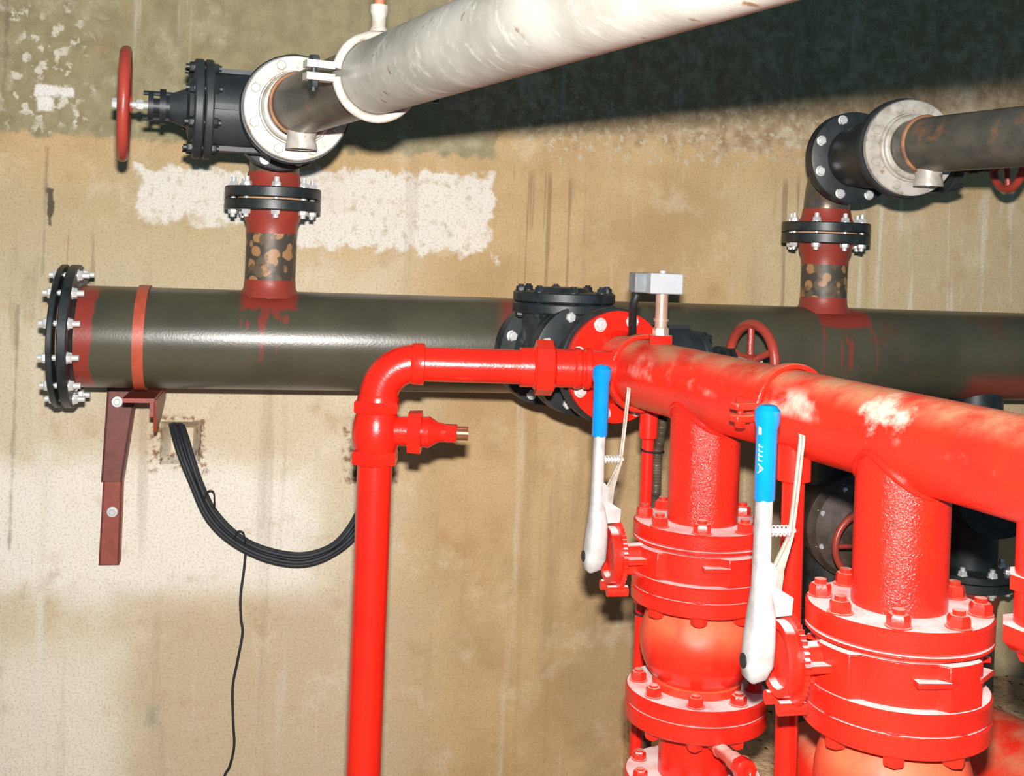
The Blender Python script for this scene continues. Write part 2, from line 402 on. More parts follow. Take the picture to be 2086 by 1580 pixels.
    base = n.mix(n.math('MULTIPLY', n.sstep(nff, 0.47, 0.66), 0.36), base, (0.22, 0.145, 0.07))
    h = n.math('ADD', n.math('MULTIPLY', nf, 1.1), n.math('MULTIPLY', nff, 0.35)); h = n.math('ADD', h, n.math('MULTIPLY', up1, 0.12)); h = n.math('ADD', h, n.math('MULTIPLY', lp, 0.1))
    n.bump(h, 0.35, 0.02)
    return n.fin(base, 0.9, 0, 0.2)
WALLM = mk_wall()
wframe = Matrix.Translation(WALL0) @ Matrix.Rotation(TH, 4, 'Z')
def wl(s, d, z): return WALL0 + W * s + N * d + Z * z     # d toward the viewer
holes = []
for a_ in ((328, 858, 408, 945), (722, 885, 800, 972)):
    s0, z1 = wall_sz(a_[0], a_[1]); s1, z0 = wall_sz(a_[2], a_[3]); holes.append((s0, s1, z0, z1))
zt = max(h[3] for h in holes); zb = min(h[2] for h in holes)
m = MB()
def quad(m, pts): b = len(m.v); m.v += pts; m.f.append(tuple(range(b, b + 4)))
def rect(m, s0, s1, z0, z1, d=0): quad(m, [wl(s0, d, z0), wl(s1, d, z0), wl(s1, d, z1), wl(s0, d, z1)])
SL, SR, ZL, ZH = -3.2, 4.2, -CZ, 1.6
rect(m, SL, SR, ZL, zb); rect(m, SL, SR, zt, ZH)
xs = [SL, holes[0][0], holes[0][1], holes[1][0], holes[1][1], SR]
for i in (0, 2, 4): rect(m, xs[i], xs[i + 1], zb, zt)
for (s0, s1, z0, z1) in holes:
    if z1 < zt: rect(m, s0, s1, z1, zt)
    if z0 > zb: rect(m, s0, s1, zb, z0)
    D = -0.06; k = 0.028
    rect(m, s0 + k, s1 - k, z0 + k, z1 - k, D)
    A = [(s0, z0), (s1, z0), (s1, z1), (s0, z1)]; B = [(s0 + k, z0 + k), (s1 - k, z0 + k), (s1 - k, z1 - k), (s0 + k, z1 - k)]
    for i in range(4):
        j = (i + 1) % 4; quad(m, [wl(A[i][0], 0, A[i][1]), wl(A[j][0], 0, A[j][1]), wl(B[j][0], D, B[j][1]), wl(B[i][0], D, B[i][1])])
# slab behind so that the wall has real thickness
rect(m, SL, SR, ZL, ZH, -0.3)
for (a_, b_) in (((SL, ZL), (SR, ZL)), ((SR, ZL), (SR, ZH)), ((SR, ZH), (SL, ZH)), ((SL, ZH), (SL, ZL))):
    quad(m, [wl(a_[0], 0, a_[1]), wl(b_[0], 0, b_[1]), wl(b_[0], -0.3, b_[1]), wl(a_[0], -0.3, a_[1])])
o = m.build('wall_back', WALLM, None, frame=wframe); o['kind'] = 'structure'
FLM = plain('dusty_concrete_floor', (0.30, 0.23, 0.15), 0.9, sc=6, var=0.5, bump=0.4)
m = MB(); m.box(wl(0.5, 2.0, -CZ - 0.05), W, N, Z, 7.4, 4.0, 0.1)
o = m.build('floor', FLM, None); o['kind'] = 'structure'
def mk_rubble():
    n = NT('rubble_stone')
    k = n.noise(30, 6, rough=0.7)
    c = n.mix(n.sstep(k, 0.4, 0.6), (0.85, 0.52, 0.28), (0.66, 0.42, 0.24))
    c = n.mix(n.sstep(n.noise(55, 4, off=(3, 3, 1)), 0.60, 0.66), c, (0.09, 0.04, 0.02))
    n.bump(k, 0.6, 0.03); return n.fin(c, 0.9, 0, 0.2)
RUBBLE = mk_rubble()
m = MB()
s_l = (at(1320, 1480, 3.7) - WALL0).dot(W)
gx, gy = 40, 18
for i in range(gx + 1):
    for j in range(gy + 1):
        s = s_l + (4.0 - s_l) * i / gx; d = 1.1 * j / gy
        m.v.append(wl(s, d, -1.46 + 0.02 * random.uniform(-1, 1)))
for i in range(gx):
    for j in range(gy):
        a = i * (gy + 1) + j; m.f.append((a, a + 1, a + gy + 2, a + gy + 1))
base = len(m.v)
ring_ = [i * (gy + 1) for i in range(gx + 1)] + [gx * (gy + 1) + j for j in range(1, gy + 1)] + [i * (gy + 1) + gy for i in range(gx - 1, -1, -1)] + [j for j in range(gy - 1, 0, -1)]
for q in ring_: p = m.v[q]; m.v.append(Vector((p.x, p.y, 0.0)))
for q in range(len(ring_)):
    q2 = (q + 1) % len(ring_); m.f.append((ring_[q], ring_[q2], base + q2, base + q))
o = m.build('trim_1', RUBBLE, None); o['kind'] = 'structure'
# ================================================================== DARK MAIN PIPE
PR = 0.1425
p_end = on_pipe(160); s_end = (p_end - PIPE0).dot(W)
RL = on_pipe(549, 600); RR = on_pipe(1676, 640)
s_rl = (RL - PIPE0).dot(W); s_rr = (RR - PIPE0).dot(W)
def mk_dark():
    n = NT('dark_olive_pipe_enamel')
    x, y, z = n.xyz()
    nb = n.noise(5, 6); nf = n.noise(40, 5)
    c = n.mix(n.sstep(nb, 0.35, 0.7), (0.074, 0.068, 0.044), (0.050, 0.047, 0.031))
    c = n.mix(n.math('MULTIPLY', n.sstep(n.noise(8, 5, off=(4, 4, 4)), 0.54, 0.72), n.sstep(x, 0.3, 1.3)), c, (0.09, 0.052, 0.03))
    def band(s0, s1, soft, amp=0.04):
        d = n.math('MINIMUM', n.math('SUBTRACT', x, s0), n.math('SUBTRACT', s1, x))
        d = n.math('ADD', d, n.math('MULTIPLY', n.math('SUBTRACT', n.noise(9, 3), 0.5), amp)); return n.sstep(d, -soft, soft)
    redp = (0.25, 0.036, 0.024)
    m1 = band(s_end - 0.3, s_end + 0.055, 0.004, 0.05)
    dr = n.sstep(n.noise(22, 3, stretch=(1, 1, 0.04), off=(0.3, 2, 2)), 0.52, 0.57)
    for s_, w_, zc in ((s_rl, 0.075, 0.095), (s_rr + 0.03, 0.085, 0.09)):
        core = n.math('MULTIPLY', band(s_ - w_, s_ + w_, 0.012, 0.04), n.sstep(n.math('ADD', z, n.math('MULTIPLY', nf, 0.03)), zc + 0.008, zc + 0.02))
        dd = n.math('MULTIPLY', n.math('MULTIPLY', band(s_ - w_, s_ + w_, 0.012, 0.02), dr), n.sstep(n.math('ADD', z, n.math('MULTIPLY', n.noise(12, 2), 0.16)), 0.01, 0.07))
        m1 = n.math('MAXIMUM', m1, n.math('MAXIMUM', core, n.math('MULTIPLY', dd, 0.7)))
    s3 = (on_pipe(1025) - PIPE0).dot(W)
    m1 = n.math('MAXIMUM', m1, n.math('MULTIPLY', band(s3 - 0.03, s3 + 0.08, 0.02, 0.06), 0.7))
    s4 = (on_pipe(2000, 800) - PIPE0).dot(W)
    m1 = n.math('MAXIMUM', m1, n.math('MULTIPLY', n.math('MULTIPLY', band(s4 - 0.12, s4 + 0.12, 0.03, 0.06), n.sstep(n.math('SUBTRACT', 0, z), 0.03, 0.09)), 0.7))
    c = n.mix(m1, c, redp)
    n.bump(n.math('ADD', nf, n.noise(160, 2)), 0.07, 0.003)
    return n.fin(c, 0.31, 0, 0.5)
DARK = mk_dark()
main = thing('water_main_pipe', PIPE0, 'thick dark olive-grey steel pipe running horizontally along the concrete wall', 'pipe', TH)
m = MB(); m.lathe(PIPE0, W, [(s_end, 0.10), (s_end, PR), (3.6, PR), (3.6, 0.10)], 72); m.build('pipe_body', DARK, main)
def riser(px, pyc, Yc, name_end):
    c = on_pipe(px, pyc); return c
# left end: welded flange + blind flange
EF0 = s_end - 0.026
m = MB(); m.disc(PIPE0, W, EF0, EF0 + 0.026, 0.2, 0.003)
m.lathe(PIPE0, W, [(EF0 + 0.026, PR + 0.012), (EF0 + 0.034, PR + 0.003), (EF0 + 0.034, PR - 0.01)], 56)
m.build('end_flange', DARKFL, main)
bf = thing('blind_flange', PIPE0 + W * (EF0 - 0.04), 'black bolted blank flange closing the left end of the dark pipe', 'flange', TH)
m = MB(); m.disc(PIPE0, W, EF0 - 0.026, EF0 - 0.010, 0.2); m.disc(PIPE0, W, EF0 - 0.034, EF0 - 0.024, 0.12); m.build('plate', DARKFL, bf)
m = MB(); m.disc(PIPE0, W, EF0 - 0.010, EF0, 0.150, 0.001); m.build('gasket', GASKET, bf)
bolts(bf, PIPE0, W, 0.177, 12, EF0 - 0.026, EF0 + 0.026, STEEL, 0.015, 0.5, 0.018, 0.012)
# ---- vertical risers on the main
def make_riser(px, pyw, h_mid, label_b, label_e, armX, armY, armH, fl_black_y):
    base = on_pipe(px, pyw); rr = 0.0715; fr = 0.137
    mid = Vector((base.x, base.y, CZ + h_mid))
    top_weld = PIPE0.z + PR
    # lower stub belongs to the main pipe
    m = MB(); m.lathe(base, Z, [(0.10, rr), (mid.z - base.z - 0.085, rr)], 48); st = m.build('branch_stub', RUSTNECK, main)
    m = MB(); m.lathe(base, Z, [(0.125, rr + 0.016), (0.135, rr + 0.012), (0.150, rr + 0.003), (0.165, rr + 0.002), (0.175, rr)], 48)
    m.build('weld_collar', RUSTRED, main)
    m = MB(); m.lathe(base, Z, [(mid.z - base.z - 0.100, rr + 0.001), (mid.z - base.z - 0.075, rr + 0.002), (mid.z - base.z - 0.06, rr + 0.008), (mid.z - base.z - 0.033, rr + 0.014)], 48)
    m.build('painted_neck', RUSTRED, main)
    m = MB(); m.disc(mid, Z, -0.034, -0.004, fr); m.build('branch_flange', DARKFL, main)
    el = thing('riser_elbow', mid, label_e, 'pipe fitting')
    m = MB(); m.disc(mid, Z, 0.002, 0.032, fr); m.build('lower_flange', DARKFL, el)
    m = MB(); m.disc(mid, Z, -0.004, 0.002, 0.10, 0.0005); m.build('gasket', GASKET, el)
    m = MB(); m.lathe(mid, Z, [(0.032, rr + 0.014), (0.05, rr + 0.006), (0.075, rr + 0.002)], 48); m.build('painted_neck', RUSTRED, el)
    armz = CZ + armH; R = 0.15
    start = Vector((mid.x, mid.y, armz - R))
    endp = Vector((armX, armY, armz)); d1 = (endp - Vector((mid.x, mid.y, armz))); L = d1.length; d1.normalize()
    pts = [mid + Z * 0.05] + arc_pts(start, Z, d1, R, 14)
    m = MB(); m.tube(pts, rr, 40); m.build('bend', STUB, el)
    bolts(el, mid, Z, 0.112, 8, -0.034, 0.032, STEEL, 0.0135, 0.35, 0.014, 0.013)
    return el, mid, pts[-1], d1
gLc = at(603, 222, 2.94); gRc = at(1850, 302, 3.20)
elL, midL, bendL, dL = make_riser(549, 600, 0.130, '', 'rust-brown bend with black bolted flange above the left of the dark pipe', gLc.x - N.x * 0.0, gLc.y, gLc.z - CZ, 0)
elR, midR, bendR, dR = make_riser(1676, 640, 0.100, '', 'rust-brown bend with black bolted flange above the right of the dark pipe', gRc.x, gRc.y, gRc.z - CZ, 0)
def elbow_flange(el, p, d, fr=0.137):
    m = MB(); m.lathe(p, d, [(-0.03, 0.0715), (0.0, 0.09), (0.0, fr - 0.003), (0.003, fr), (0.025, fr), (0.028, fr - 0.003), (0.028, 0)], 56)
    m.build('upper_flange', BLACK, el)
elbow_flange(elL, bendL, dL); elbow_flange(elR, bendR, dR)
# ---- gate valves (upper left, upper right, lower)
def gate_valve(c0, d, L, side, label, bon=0.23, whl=0.42, fr=0.137, wr=0.135, bf_r=0.13, wrim=0.0145, nb=8, ph=0.0):
    """c0: back face centre, d: flow direction, L length, side: bonnet direction"""
    mid = c0 + d * (L / 2)
    v = thing('gate_valve', mid, label, 'valve')
    m = MB()
    m.lathe(c0, d, [(0, 0), (0, fr - 0.003), (0.003, fr), (0.024, fr), (0.026, fr - 0.004), (0.03, 0.09), (L / 2, 0.10), (L - 0.03, 0.09), (L - 0.026, fr - 0.004), (L - 0.024, fr), (L - 0.003, fr), (L, fr - 0.003), (L, 0)], 56)
    m.build('flanged_body', BLACK, v)
    bw = min(0.19, L + 0.05)
    m = MB(); up_ = Z
    m.lathe(mid, side, [(0.02, 0.098), (bon - 0.03, 0.098), (bon - 0.03, 0)], 8 if False else 40)
    for k in (-1, 0, 1):
        m.box(mid + side * (bon / 2) + up_ * 0.105 * k * 0 + d * (0.098 if k == 0 else 0) + up_ * (0.098 * k), side, up_, d, bon - 0.06, 0.014, 0.02 if k == 0 else 0.06)
    m.build('bonnet_neck', BLACKG, v)
    m = MB(); m.disc(mid, side, bon - 0.03, bon - 0.008, bf_r, 0.004); m.disc(mid, side, bon - 0.006, bon + 0.018, bf_r, 0.004)
    m.lathe(mid, side, [(bon + 0.018, bf_r * 0.62), (bon + 0.028, bf_r * 0.60), (bon + 0.034, bf_r * 0.40), (bon + 0.060, 0.040), (bon + 0.075, 0.035), (bon + 0.075, 0)], 40)
    m.build('bonnet_flange', BLACKG, v)
    bolts(v, mid, side, bf_r * 0.86, nb, bon - 0.03, bon + 0.018, BLACK, 0.013, 0.5, 0.010, 0.012)
    m = MB(); m.lathe(mid, side, [(bon + 0.07, 0.030), (bon + 0.085, 0.030), (bon + 0.085, 0.045), (bon + 0.10, 0.045), (bon + 0.10, 0.02), (bon + 0.115, 0.02), (bon + 0.115, 0.038), (bon + 0.128, 0.038), (bon + 0.128, 0.015)], 24)
    for k in (-1, 1): m.tube([mid + side * (bon + 0.03) + Z * 0.032 * k, mid + side * (bon + 0.14) + Z * 0.032 * k], 0.006, 10)
    m.build('gland', BLACK, v)
    m = MB(); m.lathe(mid, side, [(bon + 0.06, 0.0085), (whl + 0.03, 0.0085), (whl + 0.03, 0)], 16)
    m.hex(mid, side, 0.014, whl - 0.045, whl - 0.028, 0.2); m.hex(mid, side, 0.014, whl + 0.012, whl + 0.030, 0.2)
    m.build('stem', STEEL, v)
    handwheel(v, mid + side * (whl), side, wr, wrim, WHEELRED, 5, 0.022, 0.004, ph)
    return v
cl0 = bendL + dL * 0.030; LL = (gLc - cl0).dot(dL) - 0.004
vL = gate_valve(cl0, dL, LL, Vector((dL.y, -dL.x, 0)), 'black gate valve with vertical red handwheel at the upper left', bon=0.225, whl=0.41, wr=0.132, bf_r=0.128)
cr0 = bendR + dR * 0.030; LR = (gRc - cr0).dot(dR) - 0.004
bolts(elL, bendL, dL, 0.118, 8, 0.0, 0.056, STEEL, 0.0125, 0.5, 0.002, 0.008)
bolts(elR, bendR, dR, 0.118, 8, 0.0, 0.056, STEEL, 0.0135, 0.5, 0.002, 0.008)
vR = gate_valve(cr0, dR, LR, Vector((-dR.y, dR.x, 0)), 'black gate valve with red handwheel hidden behind the upper right pipe', bon=0.20, whl=0.40, wr=0.085, bf_r=0.105, wrim=0.012, ph=0.9)
# ---- galvanised flanges and overhead pipes
def overhead(gc, d_in, ang, length, label, r=0.073, stub=0.10, bare=0.50):
    t = thing('overhead_pipe', gc, label, 'pipe')
    pd = Vector((math.sin(ang), -math.cos(ang), 0))
    m = MB(); m.lathe(gc, d_in, [(0, 0), (0, 0.127), (0.003, 0.130), (0.019, 0.130), (0.022, 0.127), (0.022, 0.094), (0.030, 0.092), (0.030, 0.080), (0.024, 0.078), (0.024, 0)], 64)
    m.build('galvanised_flange', GALV, t)
    m = MB(); m.torus(gc + d_in * 0.040, d_in, r + 0.006, 0.010, 48, 10); m.torus(gc + d_in * 0.026, d_in, r + 0.010, 0.008, 48, 10); m.build('hub_ring', GALV, t)
    a0 = gc + d_in * stub; a1 = a0 + pd * 0.02
    m = MB(); m.tube([gc + d_in * 0.022, gc + d_in * (stub - 0.03), a0, ], r, 48); m.build('stub', STUB, t)
    w1 = a0 + pd * 0.055
    m = MB(); m.tube([a0 - d_in * 0.004, a0 + pd * 0.01, a0 + pd * bare], r, 48); m.build('bare_length', STUB, t)
    m = MB(); m.torus(a0 + pd * 0.005, (d_in + pd).normalized(), r + 0.001, 0.006, 48, 8); wm = m.build('weld_bead', plain('weld_rust', (0.34, 0.16, 0.075), 0.6, var=0.5), t)
    m = MB(); k = 24
    m.tube([a0 + pd * (bare + (length - bare) * i / k) for i in range(k + 1)], r + 0.0005, 64); m.build('pipe_length', TUBE, t)
    sc = gc + d_in * (stub - 0.01) + pd * 0.02
    m = MB(); m.lathe(sc, -Z, [(r - 0.012, 0.037), (r + 0.010, 0.033), (r + 0.026, 0.038), (r + 0.036, 0.038), (r + 0.036, 0.026), (r + 0.0, 0.026)], 32); m.build('drain_socket', GALV, t)
    bolts(t, gc, d_in, 0.111, 8, -0.02, 0.022, GALV, 0.013, 0.5, 0.002, 0.007)
    return t, a0, pd
tL, aL, pL = overhead(gLc, dL, math.radians(25.5), 3.6, 'long pale galvanised overhead pipe coming forward from the upper left flange')
tR, aR, pR = overhead(gRc, dR, math.radians(25.5), 1.6, 'grey galvanised pipe leaving the upper right flange and exiting right', bare=1.2)
# ---- clamp with hanger rod round the pale overhead pipe
def on_line(p0, d, px, py):
    r = ray(px, py); q = Vector((0, 0, CZ)); n_ = Vector((1.0, -r.x, 0))    # intersect in plan
    t = -((p0 - q).dot(n_)) / d.dot(n_); return p0 + d * t
cc = on_line(aL, pL, 768, 143)
cl = thing('pipe_clamp', cc, 'bright galvanised ring clamp hanging the pale overhead pipe', 'pipe clamp')
qL = Vector((pL.y, -pL.x, 0)); 
if qL.x > 0: qL = -qL
for sgn, nm in ((1, 'upper_half'), (-1, 'lower_half')):
    m = MB()
    pts = [cc + (qL * math.cos(math.radians(a_)) + Z * sgn * math.sin(math.radians(a_))) * 0.083 for a_ in range(6, 175, 8)]
    m.tube(pts, 0.0088, 12)
    for q_ in (1, -1): m.box(cc + qL * q_ * 0.118 + Z * sgn * 0.012, qL, pL, Z, 0.056, 0.030, 0.014)
    m.build(nm, GALV, cl)
for q_ in (1, -1):
    m = MB(); m.hex(cc + qL * q_ * 0.128, Z, 0.011, 0.019, 0.030); m.hex(cc + qL * q_ * 0.128, -Z, 0.011, 0.019, 0.032); m.lathe(cc + qL * q_ * 0.128, Z, [(-0.04, 0), (-0.04, 0.006), (0.03, 0.006)], 12); m.build('bolt', BLACK, cl)
m = MB(); m.lathe(cc, Z, [(0.088, 0.02), (0.10, 0.014), (0.118, 0.014), (0.128, 0.018), (0.142, 0.018), (0.142, 0)], 24); m.build('rod_socket', GALV, cl)
rod = MB().lathe(cc, Z, [(0.142, 0.0105), (0.9, 0.0105), (0.9, 0)], 16).build('hanger_rod', plain('rust_orange_rod', (0.50, 0.17, 0.08), 0.6, var=0.4), None)
tag(rod, 'rusty orange threaded rod rising from the ring clamp at the top', 'rod')
# ---- support bracket under the main pipe with strap
br = thing('pipe_bracket', wallpt(235, 960), 'red-brown steel wall bracket and strap carrying the left end of the dark pipe', 'bracket')
sb = on_pipe(292, 700)
m = MB(); m.ring(sb, W, PR + 0.001, PR + 0.006, 0.030, 0, 360, 64); m.build('strap', plain('primer_strap', (0.48, 0.085, 0.045), 0.4), br)
s1b, zb1 = wall_sz(254, 800); s2b, zb2 = wall_sz(226, 1142)
zu = -0.278 - PR - 0.02
def chan(m, s_top, s_bot, zt_, zb_, wt, wb, d0, d1, th=0.006):
    # web facing viewer plus two flanges
    for (a_, b_) in (((-wt / 2, -wb / 2), (wt / 2, wb / 2)),):
        q = [wl(s_bot - wb / 2, d1, zb_), wl(s_bot + wb / 2, d1, zb_), wl(s_top + wt / 2, d1, zt_), wl(s_top - wt / 2, d1, zt_)]
        b = len(m.v); m.v += q + [p - N * th for p in q]
        m.f += [(b, b + 1, b + 2, b + 3), (b + 7, b + 6, b + 5, b + 4)] + [(b + i, b + 4 + i, b + 4 + (i + 1) % 4, b + (i + 1) % 4) for i in range(4)]
    for sg in (-1, 1):
        st_, sb_ = s_top + sg * wt / 2, s_bot + sg * wb / 2
        q = [wl(sb_, d0, zb_), wl(sb_, d1, zb_), wl(st_, d1, zt_), wl(st_, d0, zt_)]
        b = len(m.v); m.v += q + [p - W * sg * th for p in q]
        m.f += [(b, b + 1, b + 2, b + 3), (b + 7, b + 6, b + 5, b + 4)] + [(b + i, b + 4 + i, b + 4 + (i + 1) % 4, b + (i + 1) % 4) for i in range(4)]
m = MB(); zmid = wall_sz(235, 970)[1]
f_ = 0.45
chan(m, wall_sz(255, 800)[0], wall_sz(234, 972)[0], zu, zmid, 0.085, 0.060, 0.0, 0.075)
m.build('upper_channel', plain('bracket_brown', (0.18, 0.045, 0.032), 0.5), br)
m = MB(); chan(m, wall_sz(234, 972)[0], wall_sz(226, 1142)[0], zmid, zb2, 0.056, 0.060, 0.0, 0.045); m.build('lower_channel', plain('bracket_red', (0.30, 0.062, 0.04), 0.5), br)
m = MB(); sa = (sb - WALL0).dot(W)
m.box(wl(sa, 0.20, zu - 0.008), W, N, Z, 0.085, 0.36, 0.012)
m.box(wl(sa + 0.035, 0.20, zu - 0.03), W, N, Z, 0.010, 0.34, 0.05)
m.prism(wl(sa + 0.04, 0, zu - 0.012), N, Z, W, [(0.05, -0.0), (0.33, 0.0), (0.33, -0.03), (0.30, -0.095), (0.28, -0.095), (0.05, -0.03)], -0.004, 0.004)
m.build('support_arm', RUSTRED, br)
for (px_, py_, d_, nm) in ((239, 818, 0.078, 'bolt'), (229, 1042, 0.048, 'bolt')):
    s_, z_ = wall_sz(px_, py_); c_ = wallpt(px_, py_, d_ - 0.004)
    m = MB(); m.lathe(c_, N, [(0, 0.016), (0.003, 0.016), (0.003, 0)], 20); m.hex(c_, N, 0.010, 0.003, 0.012); m.build(nm, STEEL, br)
# ================================================================== CHECK VALVE + LOWER GATE VALVE + RED MANIFOLD
FC = at(1250, 746, 3.02); FC.z = CZ - 0.281
B_ = at(1838, 893, 2.09)
P = Vector((B_.x - FC.x, B_.y - FC.y, 0)).normalized(); Q = Vector((-P.y, P.x, 0)); PAX = (B_ - FC).normalized()
# welded branch of the main pipe
m = MB(); m.lathe(FC, -P, [(0.50, 0.084), (0.428, 0.084), (0.428, 0.10), (0.425, 0.145), (0.420, 0.148), (0.403, 0.148), (0.400, 0.145), (0.400, 0)], 56); m.build('side_branch', DARKFL, main)
cv = thing('check_valve', FC - P * 0.29, 'black flanged check valve with round bolted cap, in front of the dark pipe', 'valve')
m = MB(); fr = 0.15
m.lathe(FC, -P, [(0.398, 0), (0.398, fr), (0.374, fr), (0.370, 0.11), (0.33, 0.10), (0.288, 0.115), (0.25, 0.10), (0.212, 0.11), (0.208, fr), (0.184, fr), (0.184, 0)], 56)
m.lathe(FC - P * 0.288, Z, [(0, 0.105), (0.10, 0.115), (0.125, 0.12)], 48)
m.build('flanged_body', BLACKG, cv)
cpc = FC - P * 0.288
m = MB(); m.disc(cpc, Z, 0.120, 0.148, 0.142, 0.004); m.build('cap_seat', BLACK, cv)
m = MB(); m.disc(cpc, Z, 0.150, 0.178, 0.142, 0.004); m.lathe(cpc, Z, [(0.178, 0.075), (0.190, 0.062), (0.190, 0)], 40); m.build('top_cap', BLACK, cv)
bolts(cv, cpc, Z, 0.122, 8, 0.120, 0.178, BLACK, 0.014, 0.2, 0.006, 0.012)
bolts(cv, FC, P, 0.125, 8, -0.425, -0.374, STEEL, 0.0145, 0.5, 0.004, 0.010)
bolts(cv, FC, P, 0.125, 8, -0.208, -0.158, STEEL, 0.0145, 0.5, 0.004, 0.010)
vM = gate_valve(FC - P * 0.182, P, 0.178, Q * (1 if Q.x > 0 else -1), 'black gate valve behind the red flange, its red handwheel against the dark pipe', bon=0.30, whl=0.50, fr=0.15, wr=0.105, bf_r=0.088, wrim=0.014, ph=0.25)
QR = Q if Q.x > 0 else -Q
man = thing('red_manifold', FC, 'long glossy red manifold pipe slanting forward from the wall valves to the right edge', 'pipe')
m = MB(); m.lathe(FC, P, [(0, 0), (0, 0.1425), (0.002, 0.1435), (0.022, 0.1435), (0.024, 0.1415), (0.024, 0.094), (0.040, 0.086), (0.05, 0.084)], 64); m.build('end_flange', REDCLEAN, man)
MR = 0.084
MEND = FC + PAX * 1.85
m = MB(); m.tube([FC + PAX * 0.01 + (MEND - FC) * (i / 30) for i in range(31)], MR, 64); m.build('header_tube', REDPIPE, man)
bolts(man, FC, P, 0.122, 8, -0.026, 0.024, STEEL, 0.0155, 0.62, 0.004, 0.010)
def man_at(px, py):
    return on_line(FC, PAX, px, py)
C1 = man_at(1439, 830); C2 = man_at(1843, 900); C3 = man_at(2150, 1000)
def saddle(c, r):
    """tube whose top end follows the header surface"""
    return
def branch(c, r, zf, fr, fth):
    m = MB(); L = c.z - zf
    m.lathe(c, -Z, [(0.0, r), (L - 0.001, r)], 64); m.build('branch_tube', REDCOL, man)
    # weld fillet following the saddle line
    pts = []
    ax = PAX
    for i in range(41):
        th = 2 * math.pi * i / 40; d = P * math.cos(th) * r + Q * math.sin(th) * r
        y_ = min(abs(r * math.sin(th)), MR * 0.985); h = math.sqrt(max(MR * MR - y_ * y_, 0))
        pts.append(c + d * 1.01 + PAX * 0 + Z * (-h + (PAX.z / max(P.dot(PAX), .1)) * math.cos(th) * r - 0.002))
    m = MB(); m.tube(pts, 0.006, 8, caps=False); m.build('weld_bead', REDCLEAN, man)
    m = MB(); m.disc(Vector((c.x, c.y, zf)), -Z, 0, fth, fr, 0.004); m.build('branch_flange', REDTOP, man)
